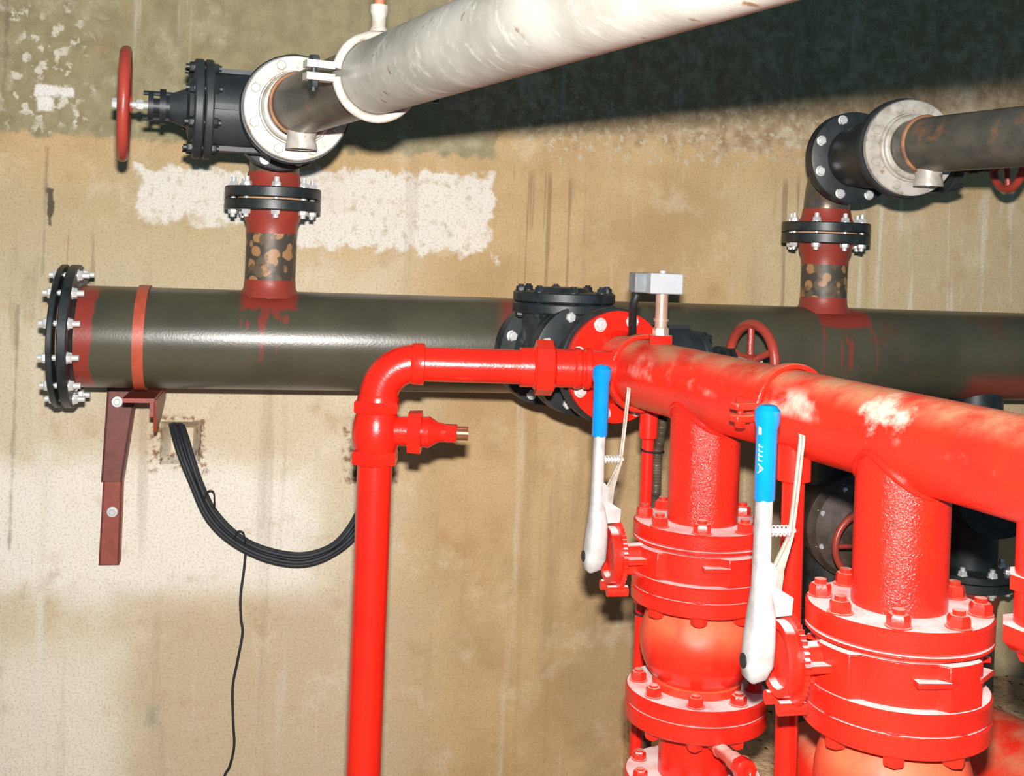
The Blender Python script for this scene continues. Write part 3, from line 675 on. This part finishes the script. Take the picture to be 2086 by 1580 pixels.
# stage heights (below camera): flange top, flange bottom, valve bottom, A/B joint, B bottom, bulb mid, bulb end, C joint, D end, E top
S1 = dict(k=0.94, ph=-0.21, ft=-0.583, fb=-0.616, vb=-0.694, ab=-0.727, bb=-0.760, mid=-0.848, be=-0.952, cd=-0.986, de=-1.024, et=-1.146)
S2 = dict(k=0.985, ph=-0.41, ft=-0.596, fb=-0.635, vb=-0.729, ab=-0.768, bb=-0.806, mid=-0.905, be=-1.02, cd=-1.058, de=-1.098, et=-1.22)
DV = Vector((-math.cos(math.radians(12)), -math.sin(math.radians(12)), 0))     # stem direction of the lever valves
EV = Vector((-DV.y, DV.x, 0)); EV = EV if EV.y < 0 else -EV                       # toward the viewer
def lever(v, piv, k, where):
    """cast lever standing upright on its stem; x' = along -DV (toward the column), z' = up"""
    X = -DV
    prof_c = [(-0.030, -0.018, -0.006), (-0.022, -0.026, 0.012), (0.0, -0.029, 0.024), (0.04, -0.026, 0.026), (0.09, -0.020, 0.024), (0.135, -0.016, 0.016), (0.17, -0.015, 0.013), (0.24, -0.014, 0.012), (0.30, -0.013, 0.013), (0.43, -0.013, 0.013)]
    # z', x_left, x_right
    # main casting, lofted rounded rectangles
    m = MB(); b0 = len(m.v); seg = 16
    wid = {-0.030: 0.014, -0.022: 0.022}
    for (z_, xl, xr) in prof_c:
        w_ = wid.get(z_, 0.026 if z_ < 0.1 else 0.017)
        cx_, hx = (xl + xr) / 2 * k, (xr - xl) / 2 * k
        bend = EV * (0.02 * max(0, z_ - 0.1) / 0.3) - X * (-0.012 + 0.0)
        bend = -X * 0.0
        for i in range(seg):
            th = 2 * math.pi * i / seg; c_, s_ = math.cos(th), math.sin(th)
            e = 0.6
            m.v.append(piv + Z * z_ * k + X * (cx_ + hx * math.copysign(abs(c_) ** e, c_)) + EV * (w_ * k * math.copysign(abs(s_) ** e, s_)))
    nrow = len(prof_c)
    for r_ in range(nrow - 1):
        for i in range(seg):
            j = (i + 1) % seg; A = b0 + r_ * seg; B = A + seg
            m.f.append((A + i, A + j, B + j, B + i))
    m.f.append(tuple(b0 + i for i in reversed(range(seg)))); m.f.append(tuple(b0 + (nrow - 1) * seg + i for i in range(seg)))
    # hooked web toward the notch plate
    m.prism(piv, X * k, Z * k, EV, [(0.0, 0.085), (0.012, 0.085), (0.052, 0.088), (0.054, 0.118), (0.020, 0.138), (0.022, 0.168), (0.012, 0.180), (0.0, 0.175)], -0.010 * k, 0.016 * k)
    lv = m.build('lever_arm', ALU, v, 40)
    m = MB(); m.lathe(piv - X * 0.024 * k + EV * 0.0 + Z * 0.006, -X, [(0, 0.013 * k), (0.006, 0.013 * k), (0.006, 0)], 20); m.build('pivot_nut', RUB, lv)
    m = MB(); g0, g1 = 0.285, 0.455
    m.lathe(piv, Z, [(g0 * k, 0), (g0 * k, 0.0165 * k), ((g0 + .004) * k, 0.0185 * k), ((g0 + .09) * k, 0.0185 * k), ((g1 - 0.045) * k, 0.0185 * k), ((g1 - 0.030) * k, 0.0225 * k), ((g1 - 0.012) * k, 0.0225 * k), ((g1 - 0.003) * k, 0.015 * k), (g1 * k, 0)], 32)
    m.build('blue_grip', BLUE, lv)
    if where == 2:
        be = math.radians(52); dn = EV * math.cos(be) - X * math.sin(be); tn = Z.cross(dn).normalized(); rr_ = 0.0187 * k
        m = MB()
        def stroke(z0_, x0_, z1_, x1_, w_=0.0016):
            a_ = piv + dn * rr_ + Z * z0_ * k + tn * x0_; b_ = piv + dn * rr_ + Z * z1_ * k + tn * x1_
            d_ = (b_ - a_).normalized(); m.box((a_ + b_) / 2, d_, dn.cross(d_).normalized(), dn, (b_ - a_).length, w_, 0.0016)
        stroke(0.335, -0.005, 0.343, 0.005); stroke(0.343, 0.005, 0.351, -0.005); stroke(0.339, -0.001, 0.347, -0.001)
        for q in range(4):
            z_ = 0.357 + q * 0.008; stroke(z_, -0.004, z_, 0.003); stroke(z_, -0.004, z_ + 0.005, -0.004)
        stroke(0.402, -0.003, 0.418, -0.003, 0.005)
        m.build('printed_mark', LETTER, lv)
    # trigger
    m = MB()
    T = [(0.018, 0.150), (0.024, 0.165), (0.049, 0.225), (0.058, 0.300), (0.068, 0.395), (0.072, 0.402), (0.078, 0.400), (0.078, 0.392), (0.070, 0.300), (0.062, 0.225), (0.044, 0.165), (0.040, 0.125), (0.030, 0.120)]
    T = [(x_ * 0.88, z_) for x_, z_ in T]
    T = T[:2] + [(0.050, 0.225), (0.057, 0.300), (0.0645, 0.395)] + T[5:]
    m.prism(piv, X * k, Z * k, EV, T, 0.004 * k, 0.008 * k)
    m.prism(piv, X * k, Z * k, EV, T, -0.008 * k, -0.004 * k)
    m.prism(piv, X * k, Z * k, EV, [(0.053, 0.225), (0.0595, 0.300), (0.0665, 0.392), (0.069, 0.392), (0.062, 0.300), (0.0555, 0.225)], -0.0045 * k, 0.0045 * k)
    tr = m.build('trigger', TRIG, v, 30)
    m = MB(); hx = []
    for i in range(0, 61):
        th = i / 60 * 5 * 2 * math.pi; hx.append(piv + X * (0.013 + 0.038 * i / 60) * k + Z * 0.232 * k + (Z * math.cos(th) + EV * math.sin(th)) * 0.009 * k)
    m.tube(hx, 0.0016, 6); m.tube([piv + X * 0.01 * k + Z * 0.232 * k, piv + X * 0.06 * k + Z * 0.232 * k], 0.004, 8)
    m.build('spring', STEEL, v)
def column(c, S, wh, lab_v, lab_c):
    k = S['k']; z = lambda n: CZ + S[n]
    r, fr = 0.0835 * k, 0.163 * k
    branch(c, r, z('ft'), fr, S['ft'] - S['fb'])
    ax = Vector((c.x, c.y, 0))
    bv = thing('butterfly_valve', Vector((c.x, c.y, z('vb'))), lab_v, 'valve')
    zt, zb = z('fb') - 0.002, z('vb')
    m = MB(); m.lathe(ax, Z, [(zt, 0), (zt, fr * 1.0), (zt - 0.006, fr * 1.0), (zt - 0.008, fr * 0.93), (zt - 0.018, 0.135 * k), (zb + 0.004, 0.135 * k), (zb, 0.132 * k), (zb, 0)], 64)
    a_, u_, v_ = basis(Z)
    out = []
    for i in range(64):
        th = 2 * math.pi * i / 64; q = (i % 16)
        rad = (0.160 if q < 6 else 0.143) * k
        out.append((math.cos(th + 0.25) * rad, math.sin(th + 0.25) * rad))
    m.prism(ax, Vector((1, 0, 0)), Vector((0, 1, 0)), Z, out, zb + 0.001, zt - 0.016)
    for i in (0, 1, 2, 3, 6, 7):
        th = 2 * math.pi * (i + 0.1) / 8; d = Vector((math.cos(th), math.sin(th), 0)); t_ = Vector((-d.y, d.x, 0))
        m.box(ax + d * 0.150 * k + Z * ((zt + zb) / 2), t_, d, Z, 0.06, 0.022, 0.010)
    m.build('valve_body', REDTOP, bv, 30, bevel=0.002)
    zc = (zt + zb) / 2; piv = Vector((c.x, c.y, zc))
    m = MB()
    m.lathe(piv, DV, [(0.12 * k, 0.030 * k), (0.19 * k, 0.026 * k), (0.195 * k, 0.034 * k), (0.205 * k, 0.034 * k)], 24)
    m.box(piv + DV * 0.165 * k - Z * 0.006, DV, EV, Z, 0.09 * k, 0.10 * k, 0.014 * k)
    m.box(piv + DV * 0.170 * k - Z * 0.02, DV, Z, EV, 0.07 * k, 0.05 * k, 0.012 * k)
    m.build('stem_neck', REDTOP, bv, 30, bevel=0.002)
    # notched quadrant plate
    X = -DV
    out = []; nn = 48
    for i in range(nn * 2):
        th = 2 * math.pi * i / (nn * 2)
        rad = 0.078 + (0.004 if (i % 2 == 0) else -0.002) if -0.6 < math.cos(th + 0.0) else 0.074
        out.append((math.cos(th) * rad * k, math.sin(th) * rad * k))
    m = MB(); m.prism(piv + DV * 0.206 * k, EV, Z, DV, out, 0, 0.010 * k)
    m.lathe(piv + DV * 0.212 * k, DV, [(0, 0.066 * k), (0.022 * k, 0.066 * k), (0.022 * k, 0.052 * k), (0.010 * k, 0.048 * k), (0.010 * k, 0)], 48)
    for sg in (-1, 1):
        cc_ = piv + DV * 0.200 * k + EV * 0.026 * sg * k - Z * 0.078 * k
        m.lathe(cc_, DV, [(-0.010, 0), (-0.010, 0.013 * k), (0.038 * k, 0.013 * k), (0.038 * k, 0)], 16)
    m.build('notch_plate', REDTOP, bv, 30)
    lever(bv, piv + DV * (0.262 * k + (0.004 if wh == 2 else 0)) - Z * 0.008, k, wh)
    # bulb check valve
    bc = thing('bulb_check_valve', Vector((c.x, c.y, z('de'))), lab_c, 'valve')
    m = MB(); m.disc(ax, Z, z('ab') + 0.001, z('vb') - 0.001, fr, 0.004); m.build('top_flange', REDTOP, bc)
    m = MB(); m.disc(ax, Z, z('bb'), z('ab') - 0.001, fr, 0.004); m.build('body_flange', REDTOP, bc)
    H = S['bb'] - S['be']
    m = MB(); prof = [(z('bb') + 0.001, 0.095 * k)]
    R = 0.138 * k
    for i in range(13):
        a2 = math.radians(62 - 124 * i / 12); prof.append((z('mid') + math.sin(a2) * H * 0.50, R * (0.35 + 0.65 * math.cos(a2)) ** 0.8))
    prof += [(z('mid') - H * 0.45, 0.105 * k), (z('be') + 0.001, 0.105 * k)]
    m.lathe(ax, Z, prof, 64); 
    # flat cast facets with lettering bosses
    bl = m.build('bulb', REDBULB, bc)
    m = MB(); m.disc(ax, Z, z('cd') + 0.001, z('be'), fr * 1.03, 0.004); m.build('lower_flange', REDTOP, bc)
    bolts(bc, ax, Z, 0.137 * k, 8, z('bb'), z('ft') if False else z('ab') - 0.001, RED, 0.0195 * k, S['ph'], 0.004, 0.020 * k)
    bolts(man, ax, Z, 0.137 * k, 8, z('ft') - 0.01, z('ft'), RED, 0.0200 * k, S['ph'], 0.009, 0.021 * k)
    bolts(bc, ax, Z, 0.137 * k, 8, z('de'), z('be'), RED, 0.0190 * k, S['ph'], 0.006, 0.020 * k)
    lp = thing('lower_riser', Vector((c.x, c.y, z('et'))), lab_c.replace('bulbous check valve', 'lower riser pipe'), 'pipe')
    m = MB(); m.disc(ax, Z, z('de'), z('cd') - 0.001, fr * 1.03, 0.004); m.build('top_flange', REDTOP, lp)
    m = MB(); m.lathe(ax, Z, [(z('et') - 0.001, r), (z('de'), r)], 56); m.build('riser_tube', REDCLEAN, lp)
    m = MB(); m.disc(ax, Z, z('et') - 0.035, z('et'), fr, 0.004); m.build('foot_flange', REDTOP, lp)
    bolts(lp, ax, Z, 0.137 * k, 8, z('et') - 0.035, z('et'), RED, 0.017 * k, 0.4, 0.004, 0.018 * k)
    m = MB(); m.lathe(ax, Z, [(0.0, 0.13 * k), (0.02, 0.13 * k), (0.02, r), (z('et') - 0.035, r)], 48); m.build('base_tube', REDCLEAN, lp)
    return bv, bc, lp
v1, b1, l1 = column(C1, S1, 1, 'red butterfly valve with blue-gripped lever, the farther of two, left of the first riser', 'red bulbous check valve under the farther lever valve')
v2, b2, l2 = column(C2, S2, 2, 'red butterfly valve with blue-gripped lever, the nearer and larger of two', 'red bulbous check valve under the nearer lever valve')
l1['label'] = 'red lower riser pipe with drain cock under the farther bulb check valve'
l2['label'] = 'red lower riser pipe under the nearer bulb check valve at the frame bottom'
# small union branch at the far right
zz = lambda py: (C3.z - at(2075, py, C3.y).z)
m = MB(); m.lathe(C3, -Z, [(0.0, 0.053), (zz(1300), 0.053)], 40); m.build('branch_tube', REDCLEAN, man)
zz = lambda py: (C3.z - at(2075, py, C3.y).z)
un = thing('pipe_union', C3 - Z * zz(1280), 'red threaded union at the right edge below the manifold', 'pipe fitting')
m = MB(); m.lathe(C3, -Z, [(zz(1170), 0.05), (zz(1170), 0.064), (zz(1200), 0.064), (zz(1205), 0.053), (zz(1270), 0.053), (zz(1272), 0.072), (zz(1305), 0.072), (zz(1320), 0.062), (zz(1330), 0.05), (zz(1345), 0.045), (zz(1345), 0.0)], 8); m.build('union_nut', REDTOP, un, 30)
# clamps on the manifold
def man_clamp(px, py, label):
    c = man_at(px, py); t = thing('pipe_clamp', c, label, 'pipe clamp')
    qL = -QR
    for sgn, nm in ((1, 'upper_half'), (-1, 'lower_half')):
        m = MB()
        m.ring(c, P, MR + 0.001, MR + 0.012, 0.024, 4, 176, 40, ref=qL) if sgn * P.cross(qL).z > 0 else m.ring(c, P, MR + 0.001, MR + 0.012, 0.024, -176, -4, 40, ref=qL)
        for q_ in (1, -1): m.box(c + qL * q_ * (MR + 0.030) + Z * sgn * 0.012, qL, P, Z, 0.055, 0.028, 0.014)
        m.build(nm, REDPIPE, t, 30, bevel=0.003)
    for q_ in (1, -1):
        m = MB(); b_ = c + qL * q_ * (MR + 0.04); m.hex(b_, Z, 0.011, 0.019, 0.030); m.hex(b_, -Z, 0.011, 0.019, 0.030); m.lathe(b_, Z, [(-0.02, 0.006), (0.02, 0.006)], 10); m.build('bolt', REDCLEAN, t)
man_clamp(1306, 766, 'red ring clamp round the manifold beside the red end flange')
man_clamp(1612, 826, 'red ring clamp round the manifold between the two lever valves')
# drain cock on lower riser 1
dc = thing('drain_cock', at(1440, 1505, C1.y - 0.08), 'pale dusty red drain cock sticking out of the farther lower riser', 'tap')
p0 = at(1440, 1503, C1.y - 0.075); p1 = at(1500, 1553, C1.y - 0.22); dd = (p1 - p0).normalized()
m = MB(); m.lathe(p0, dd, [(-0.02, 0.014), (0.07, 0.014), (0.07, 0.018), (0.075, 0.015), (0.13, 0.015), (0.135, 0.0185), (0.17, 0.0185), (0.17, 0.012), (0.20, 0.012)], 24); m.build('cock_body', paint('dusty_red', (0.62, 0.10, 0.06), (0.5, 0.06, 0.04), dust=(0.8, 0.6, 0.5), lo=0.2, hi=0.8, patch=1.2), dc, 30)
m = MB(); m.lathe(p0, dd, [(0.172, 0.012), (0.172, 0.023), (0.198, 0.023), (0.202, 0.014), (0.202, 0.010), (0.195, 0.0)], 8); m.build('outlet_nut', REDCLEAN, dc, 30)
# ---- pressure switch on the manifold
pc = man_at(1345, 700); top = pc + Z * (MR - 0.004)
ps = thing('pressure_switch', top, 'grey boxed pressure switch on a brass fitting atop the red manifold', 'pressure switch')
hz = lambda py: at(1345, py, pc.y).z - top.z
m = MB(); m.lathe(top, Z, [(0, 0.030), (0.022, 0.030), (0.022, 0)], 6); m.build('boss', REDTOP, ps, 30)
m = MB(); m.hex(top, Z, 0.019, 0.022, 0.042, 0.3); m.lathe(top, Z, [(0.042, 0.015), (hz(598), 0.015)], 24); m.lathe(top, Z, [(0.055, 0.018), (0.062, 0.018), (0.062, 0.015)], 24); m.build('brass_fitting', BRASS, ps)
bh = hz(556) - hz(598)
m = MB(); ax_ = Vector((math.cos(0.22), math.sin(0.22), 0)); ay_ = Vector((-ax_.y, ax_.x, 0))
m.box(top + Z * (hz(598) + bh / 2) + ay_ * 0.01 + ax_ * 0.002, ax_, ay_, Z, 0.082, 0.075, bh); m.build('switch_box', GREYBOX, ps, 30, bevel=0.003)
m = MB(); m.lathe(top, Z, [(hz(556), 0.008), (hz(551), 0.007), (hz(549), 0)], 16); m.build('top_screw', STEEL, ps)
m = MB(); m.box(top + Z * (hz(598) + bh * 0.5) - ax_ * 0.052 + ay_ * 0.03, ax_, ay_, Z, 0.03, 0.05, bh * 0.96)
m.build('side_cover', plain('switch_side', (0.22, 0.24, 0.25), 0.5), ps, 30, bevel=0.003)
m = MB(); m.tube(smooth([top + Z * (hz(600)) - ax_ * 0.052 + ay_ * 0.03, top + Z * (hz(625)) - ax_ * 0.058 + ay_ * 0.04, top + Z * (hz(660)) - ax_ * 0.045 + ay_ * 0.08, top + Z * hz(700) - ax_ * 0.03 + ay_ * 0.12]), 0.010, 12); m.build('cable_gland', RUB, ps)
# ================================================================== SMALL RED BYPASS PIPE
YB = 2.84
bp = thing('bypass_pipe', at(730, 1580, YB), 'slim bright red pipe standing upright with an elbow into the manifold', 'pipe')
hz_c = at(860, 742, YB); u_end = at(1262, 755, 2.88); u_end.z = hz_c.z - 0.008
bd = (u_end - hz_c).normalized()
vx = at(757, 960, YB); elx = at(772, 800, YB)
r_ = 0.042
h_top = hz_c.z
vtop = Vector((at(762, 900, YB).x, YB, h_top))
bh_ = Vector((bd.x, bd.y, 0)).normalized(); R = 0.085
pv = Vector((hz_c.x, hz_c.y, h_top)) - bh_ * 0
ex = at(771, 800, YB).x
e0 = Vector((ex, YB, h_top - R)); pts = arc_pts(e0, Z, bh_, R, 12)
m = MB(); m.tube(pts, r_ * 1.12, 32)
m.lathe(e0, -Z, [(-0.01, r_ * 1.12), (-0.002, r_ * 1.2), (0.03, r_ * 1.2), (0.03, r_)], 32)
m.lathe(pts[-1], bh_, [(-0.01, r_ * 1.12), (-0.004, r_ * 1.22), (0.022, r_ * 1.22), (0.024, r_)], 32)
m.build('elbow', REDCLEAN, bp)
hp1 = on_line(pts[-1], bh_, 1062, 750)
m = MB(); m.tube([pts[-1], hp1], r_, 32); m.build('horizontal_tube', REDCLEAN, bp)
m = MB(); L1 = (on_line(pts[-1], bh_, 1130, 750) - hp1).length
m.lathe(hp1, bh_, [(-0.004, r_), (-0.004, r_ * 1.14), (0.028, r_ * 1.16), (0.030, r_ * 1.25), (L1 * 0.42, r_ * 1.30)], 40)
m.lathe(hp1, bh_, [(L1 * 0.42, r_ * 1.2), (L1 * 0.42, r_ * 1.62), (L1 * 0.92, r_ * 1.62), (L1 * 1.0, r_ * 1.35), (L1 * 1.0, r_)], 8)
m.lathe(hp1, bh_, [(L1, r_ * 1.12), (L1 + 0.045, r_ * 1.12), (L1 + 0.05, r_ * 1.2), (L1 + 0.06, r_ * 1.2), (L1 + 0.065, r_ * 1.1), (L1 + 0.07, r_ * 1.1), (L1 + 0.073, r_ * 1.2), (L1 + 0.085, r_ * 1.2), (L1 + 0.09, r_ * 1.1), ((u_end - hp1).length, r_ * 1.1), ((u_end - hp1).length, 0)], 40)
m.build('union_joint', REDCLEAN, bp, 30)
# valve tee part with spout
tz = lambda py: at(765, py, YB).z
vt = Vector((at(766, 880, YB).x, YB, 0))
tv = thing('test_valve', Vector((vt.x, vt.y, tz(880))), 'red tee valve with copper spout on the upright red pipe', 'valve')
def hexring(m, zc_, h_, rr): 
    m.lathe(Vector((vt.x, vt.y, zc_)), Z, [(-h_, r_ * 0.9), (-h_, rr * 0.96), (-h_ * 0.7, rr), (h_ * 0.7, rr), (h_, rr * 0.96), (h_, r_ * 0.9)], 6)
m = MB(); hexring(m, tz(827), 0.014, 0.060); m.build('hex_collar', REDCLEAN, tv, 30)
m = MB(); hexring(m, tz(930), 0.016, 0.060); m.build('hex_collar', REDCLEAN, tv, 30)
m = MB()
m.lathe(Vector((vt.x, vt.y, tz(878))), Z, [(-0.056, 0.042), (-0.045, 0.052), (-0.02, 0.0575), (0.0, 0.058), (0.02, 0.056), (0.04, 0.050), (0.058, 0.042)], 40)
c_ = Vector((vt.x, vt.y, tz(876))); dX = Vector((0.995, 0.0, 0.0)).normalized()
m.lathe(c_, dX, [(0.02, 0.034), (0.095, 0.036)], 32); m.build('tee_body', REDCLEAN, tv)
m = MB(); m.lathe(c_, dX, [(0.078, 0.034), (0.078, 0.054), (0.110, 0.056), (0.112, 0.034)], 6)
m.lathe(c_, dX, [(0.110, 0.036), (0.128, 0.038), (0.150, 0.024), (0.168, 0.021)], 32); m.lathe(c_, dX, [(0.166, 0.018), (0.166, 0.023), (0.194, 0.023), (0.196, 0.016)], 6); m.build('gland_nut', REDCLEAN, tv, 30)
m = MB(); m.lathe(c_, dX, [(0.19, 0.017), (0.222, 0.017), (0.222, 0.012), (0.20, 0.012)], 24); m.build('spout', COPPER, tv)
m = MB(); pb = Vector((at(727, 1560, YB).x + 0.012, YB, 0.0)); vtl = Vector((vt.x, vt.y, tz(800)))
m.tube([e0 - Z * 0.0, Vector((vt.x, vt.y, tz(830))), Vector((vt.x, vt.y, tz(930))), Vector((vt.x - 0.0, YB, 0.0))], r_, 40); m.build('upright_tube', REDCLEAN, bp)
# ================================================================== THIN RED PIPES, CONDUIT
def vpipe(px0, py0, px1, Y, r, label, ztop=None, sock=True):
    c = at(px0, py0, Y); zt_ = ztop if ztop else c.z
    t = thing('small_red_pipe', Vector((c.x, c.y, 0)), label, 'pipe')
    lean = at(px1, 1500, Y); b = lean + (lean - c) * (lean.z / (c.z - lean.z)); b.z = 0.0
    ttop = Vector((c.x, c.y, zt_))
    m = MB(); m.tube([ttop, b], r, 24); m.build('tube', REDCLEAN, t)
    if sock: m = MB(); m.lathe(ttop, (b - ttop).normalized(), [(-0.02, r), (-0.02, r * 1.5), (0.05, r * 1.5), (0.055, r)], 24); m.build('socket', REDCLEAN, t)
    return t
YS = 2.95
t1 = vpipe(1322, 850, 1296, YS, 0.0155, 'thin red pipe with dark conduit tied to it, left of the farther riser')
c_ = man_at(1330, 800)
YT = 2.42
t2 = vpipe(1618, 925, 1602, 2.30, 0.0220, 'thin red pipe between the two lever valves, behind the nearer lever')
cdp = [at(1352, 800, YS + .04), at(1350, 850, YS + 0.02), at(1345, 890, YS + 0.01), at(1338, 930, YS + 0.01), at(1336, 1000, YS + 0.02), at(1331, 1050, YS + 0.02), at(1322, 1250, YS + 0.03), at(1318, 1500, YS + 0.03), at(1312, 1800, YS + 0.03)]
path = smooth(cdp, 40); rad = [0.0125 + 0.0018 * math.sin(i * 2.0) for i in range(len(path))]
cd = MB().tube(path, rad, 14).build('corrugated_conduit', HOSE, None); tag(cd, 'brown corrugated conduit hanging beside the thin red pipe', 'conduit')
for i, py in enumerate((918, 1250)):
    pm = at(1325, py, YS + 0.0)
    a_ = at(1320 - (py - 918) * 0.045, py, YS); b_ = at(1338 - (py - 918) * 0.045, py, YS + 0.02)
    d_ = (b_ - a_).normalized(); side = Z.cross(d_).normalized(); pts = []
    for j in range(33):
        th = 2 * math.pi * j / 32; pts.append((a_ + b_) / 2 + d_ * math.cos(th) * 0.033 + side * math.sin(th) * 0.022 + Z * 0.002 * math.sin(th))
    o = MB().tube(pts, 0.0028, 8).build('cable_tie', RUB, None)
    tag(o, ('black cable tie near the top of the corrugated conduit', 'black cable tie lower on the thin red pipe beside the bulb valve')[i], 'cable tie', 'cable ties on the thin red pipe')
# ================================================================== CABLES ON THE LEFT WALL
cb = thing('cable_bundle', wallpt(480, 1095, 0.05), 'bundle of black cables looping from the wall hole behind the red pipe', 'cable')
path_px = [(358, 858, -0.04), (366, 885, 0.0), (378, 925, 0.03), (400, 985, 0.05), (430, 1048, 0.06), (478, 1097, 0.06), (540, 1128, 0.06), (610, 1140, 0.06), (668, 1125, 0.06), (712, 1090, 0.06), (740, 1040, 0.04), (752, 985, 0.01), (760, 950, -0.04)]
for i, (off, dn) in enumerate(((-13, 0.0), (-6, 0.012), (1, 0.0), (8, 0.012), (13, 0.0))):
    pts = []
    for q, (x_, y_, d_) in enumerate(path_px):
        nx, ny = (1, 0.15) if q < 4 else ((0.8, -0.6) if q < 6 else ((0.1, -1) if q < 9 else (-0.7, -0.7)))
        w_ = 1.0 if 0 < q < 3 else 0.85
        pts.append(wallpt(x_ + nx * off * w_, y_ + ny * off * w_, d_ + dn))
    MB().tube(smooth(pts, 8), 0.0075, 12).build('cable', CABLE, cb)
for (x_, y_, dx_, dy_) in ((427, 1010, 14, 26), (487, 1092, 16, 14)):
    pts = [wallpt(x_ - 10, y_ + 6, 0.08), wallpt(x_ - 2, y_ - 10, 0.085), wallpt(x_ + 8, y_ - 8, 0.085), wallpt(x_ + dx_ - 4, y_ + dy_ * 0.4, 0.085), wallpt(x_ + dx_ - 4, y_ + dy_, 0.08)]
    MB().tube(smooth(pts, 8), 0.0026, 8).build('tie_tail', RUB, cb)
pts = [wallpt(x_, y_, 0.03) for x_, y_ in ((501, 1118), (497, 1160), (490, 1215), (491, 1260), (494, 1290), (483, 1350), (474, 1400), (475, 1470), (477, 1518), (468, 1560), (455, 1590), (440, 1700))]
o = MB().tube(smooth(pts, 8), 0.0042, 8).build('hanging_cord', CABLE, None); tag(o, 'thin black cord dangling down the wall from the cable bundle', 'cord')
# ================================================================== BACKGROUND VALVE BEHIND THE MANIFOLD
def drop_branch(px, label, hflange, red_below=True):
    b = on_pipe(px, 760); t = thing('drop_pipe', Vector((b.x, b.y, CZ - 1.44)), label, 'pipe')
    zf = CZ + hflange
    m = MB(); m.lathe(b, -Z, [(0.10, 0.084), (b.z - zf - 0.03, 0.084), (b.z - zf - 0.02, 0.10), (b.z - zf - 0.02, 0.14), (b.z - zf, 0.14), (b.z - zf, 0.10)], 48); m.build('upper_spool', DARKFL, t)
    m = MB(); m.lathe(b, -Z, [(b.z - zf + 0.004, 0), (b.z - zf + 0.004, 0.14), (b.z - zf + 0.03, 0.14), (b.z - zf + 0.03, 0.10), (b.z - zf + 0.09, 0.084), (b.z - zf + 0.10, 0.084)], 48); m.build('lower_flange', DARKFL, t)
    m = MB(); m.lathe(b, -Z, [(b.z - zf + 0.032, 0.104), (b.z - zf + 0.09, 0.087), (b.z - zf + 0.13, 0.086)], 48); m.build('painted_neck', RUSTRED, t)
    m = MB(); m.lathe(b, -Z, [(b.z - zf + 0.1, 0.084), (b.z - CZ + 1.47, 0.084)], 48); m.build('lower_tube', STUB, t)
    bolts(t, Vector((b.x, b.y, zf)), Z, 0.118, 8, -0.03, 0.02, STEEL, 0.0145, 0.3, 0.012, 0.014)
    return b
bR = drop_branch(1990, 'dark drop pipe with bolted flange behind the nearer riser, at the right', -0.99)
bM = drop_branch(1705, 'dark drop pipe with bolted flanges seen between the two red risers', -1.12)
# black valve body on the drop pipe, bonnet toward viewer
bvm = bM - Z * 0.52
gv = thing('background_gate_valve', bvm, 'dark bolted gate valve with thin red handwheel in shadow between the red risers', 'valve')
m = MB(); m.lathe(bvm, N, [(-0.11, 0), (-0.11, 0.13), (0.11, 0.13), (0.11, 0.15), (0.15, 0.155), (0.155, 0.15), (0.18, 0.14), (0.20, 0.07), (0.24, 0.05), (0.24, 0)], 40)
m.build('valve_body', plain('brown_shadowed_iron', (0.085, 0.06, 0.045), 0.5, var=0.5), gv)
bolts(gv, bvm, N, 0.13, 8, 0.11, 0.162, STEEL, 0.014, 0.5, 0.01, 0.012)
m = MB(); m.lathe(bvm, N, [(0.2, 0.014), (0.34, 0.014), (0.34, 0)], 16); m.build('stem', STEEL, gv)
wc = at(1766, 1112, (bvm + N * 0.36).y)
hw = handwheel(gv, wc, N, 0.098, 0.010, WHEELRED, 4, 0.02, 0.0, 0.0)
m = MB(); b5 = bR - Z * 0.40
m.lathe(b5, N, [(-0.11, 0), (-0.11, 0.135), (0.12, 0.135), (0.12, 0.16), (0.16, 0.16), (0.16, 0)], 40)
gv2 = thing('background_valve', b5, 'dark valve body in shadow right of the nearer riser', 'valve'); m.build('valve_body', BLACK, gv2)
m = MB(); m.lathe(b5, N, [(0.16, 0.08), (0.20, 0.05), (0.26, 0.03), (0.26, 0)], 32); m.build('bonnet', BLACK, gv2)
# ================================================================== LOWER RED PIPEWORK
lo1 = thing('low_red_pipe', at(1690, 1540, 2.75), 'dusty red pipe with bend low down between the two risers', 'pipe')
pts = smooth([at(1650, 1535, 3.05), at(1657, 1535, 2.75), at(1672, 1548, 2.56), at(1715, 1640, 2.42), at(1735, 1800, 2.41)], 8)
pts.append(Vector((pts[-1].x, pts[-1].y, 0.0)))
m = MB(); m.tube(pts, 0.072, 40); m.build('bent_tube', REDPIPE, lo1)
pB = at(2070, 1508, 2.75); 
lo2 = thing('low_red_header', pB, 'thick dusty red header pipe at the lower right corner', 'pipe')
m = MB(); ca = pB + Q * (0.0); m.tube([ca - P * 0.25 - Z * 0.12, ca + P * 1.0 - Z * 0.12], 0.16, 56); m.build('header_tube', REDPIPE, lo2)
m = MB(); 
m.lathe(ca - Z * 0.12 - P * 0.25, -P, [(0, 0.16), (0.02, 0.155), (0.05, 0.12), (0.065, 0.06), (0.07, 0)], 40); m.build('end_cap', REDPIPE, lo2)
m = MB(); m.tube([Vector((ca.x, ca.y, ca.z - 0.2)) + P * 0.3, Vector((ca.x, ca.y, 0.0)) + P * 0.3], 0.06, 24); m.build('support_leg', REDCLEAN, lo2)
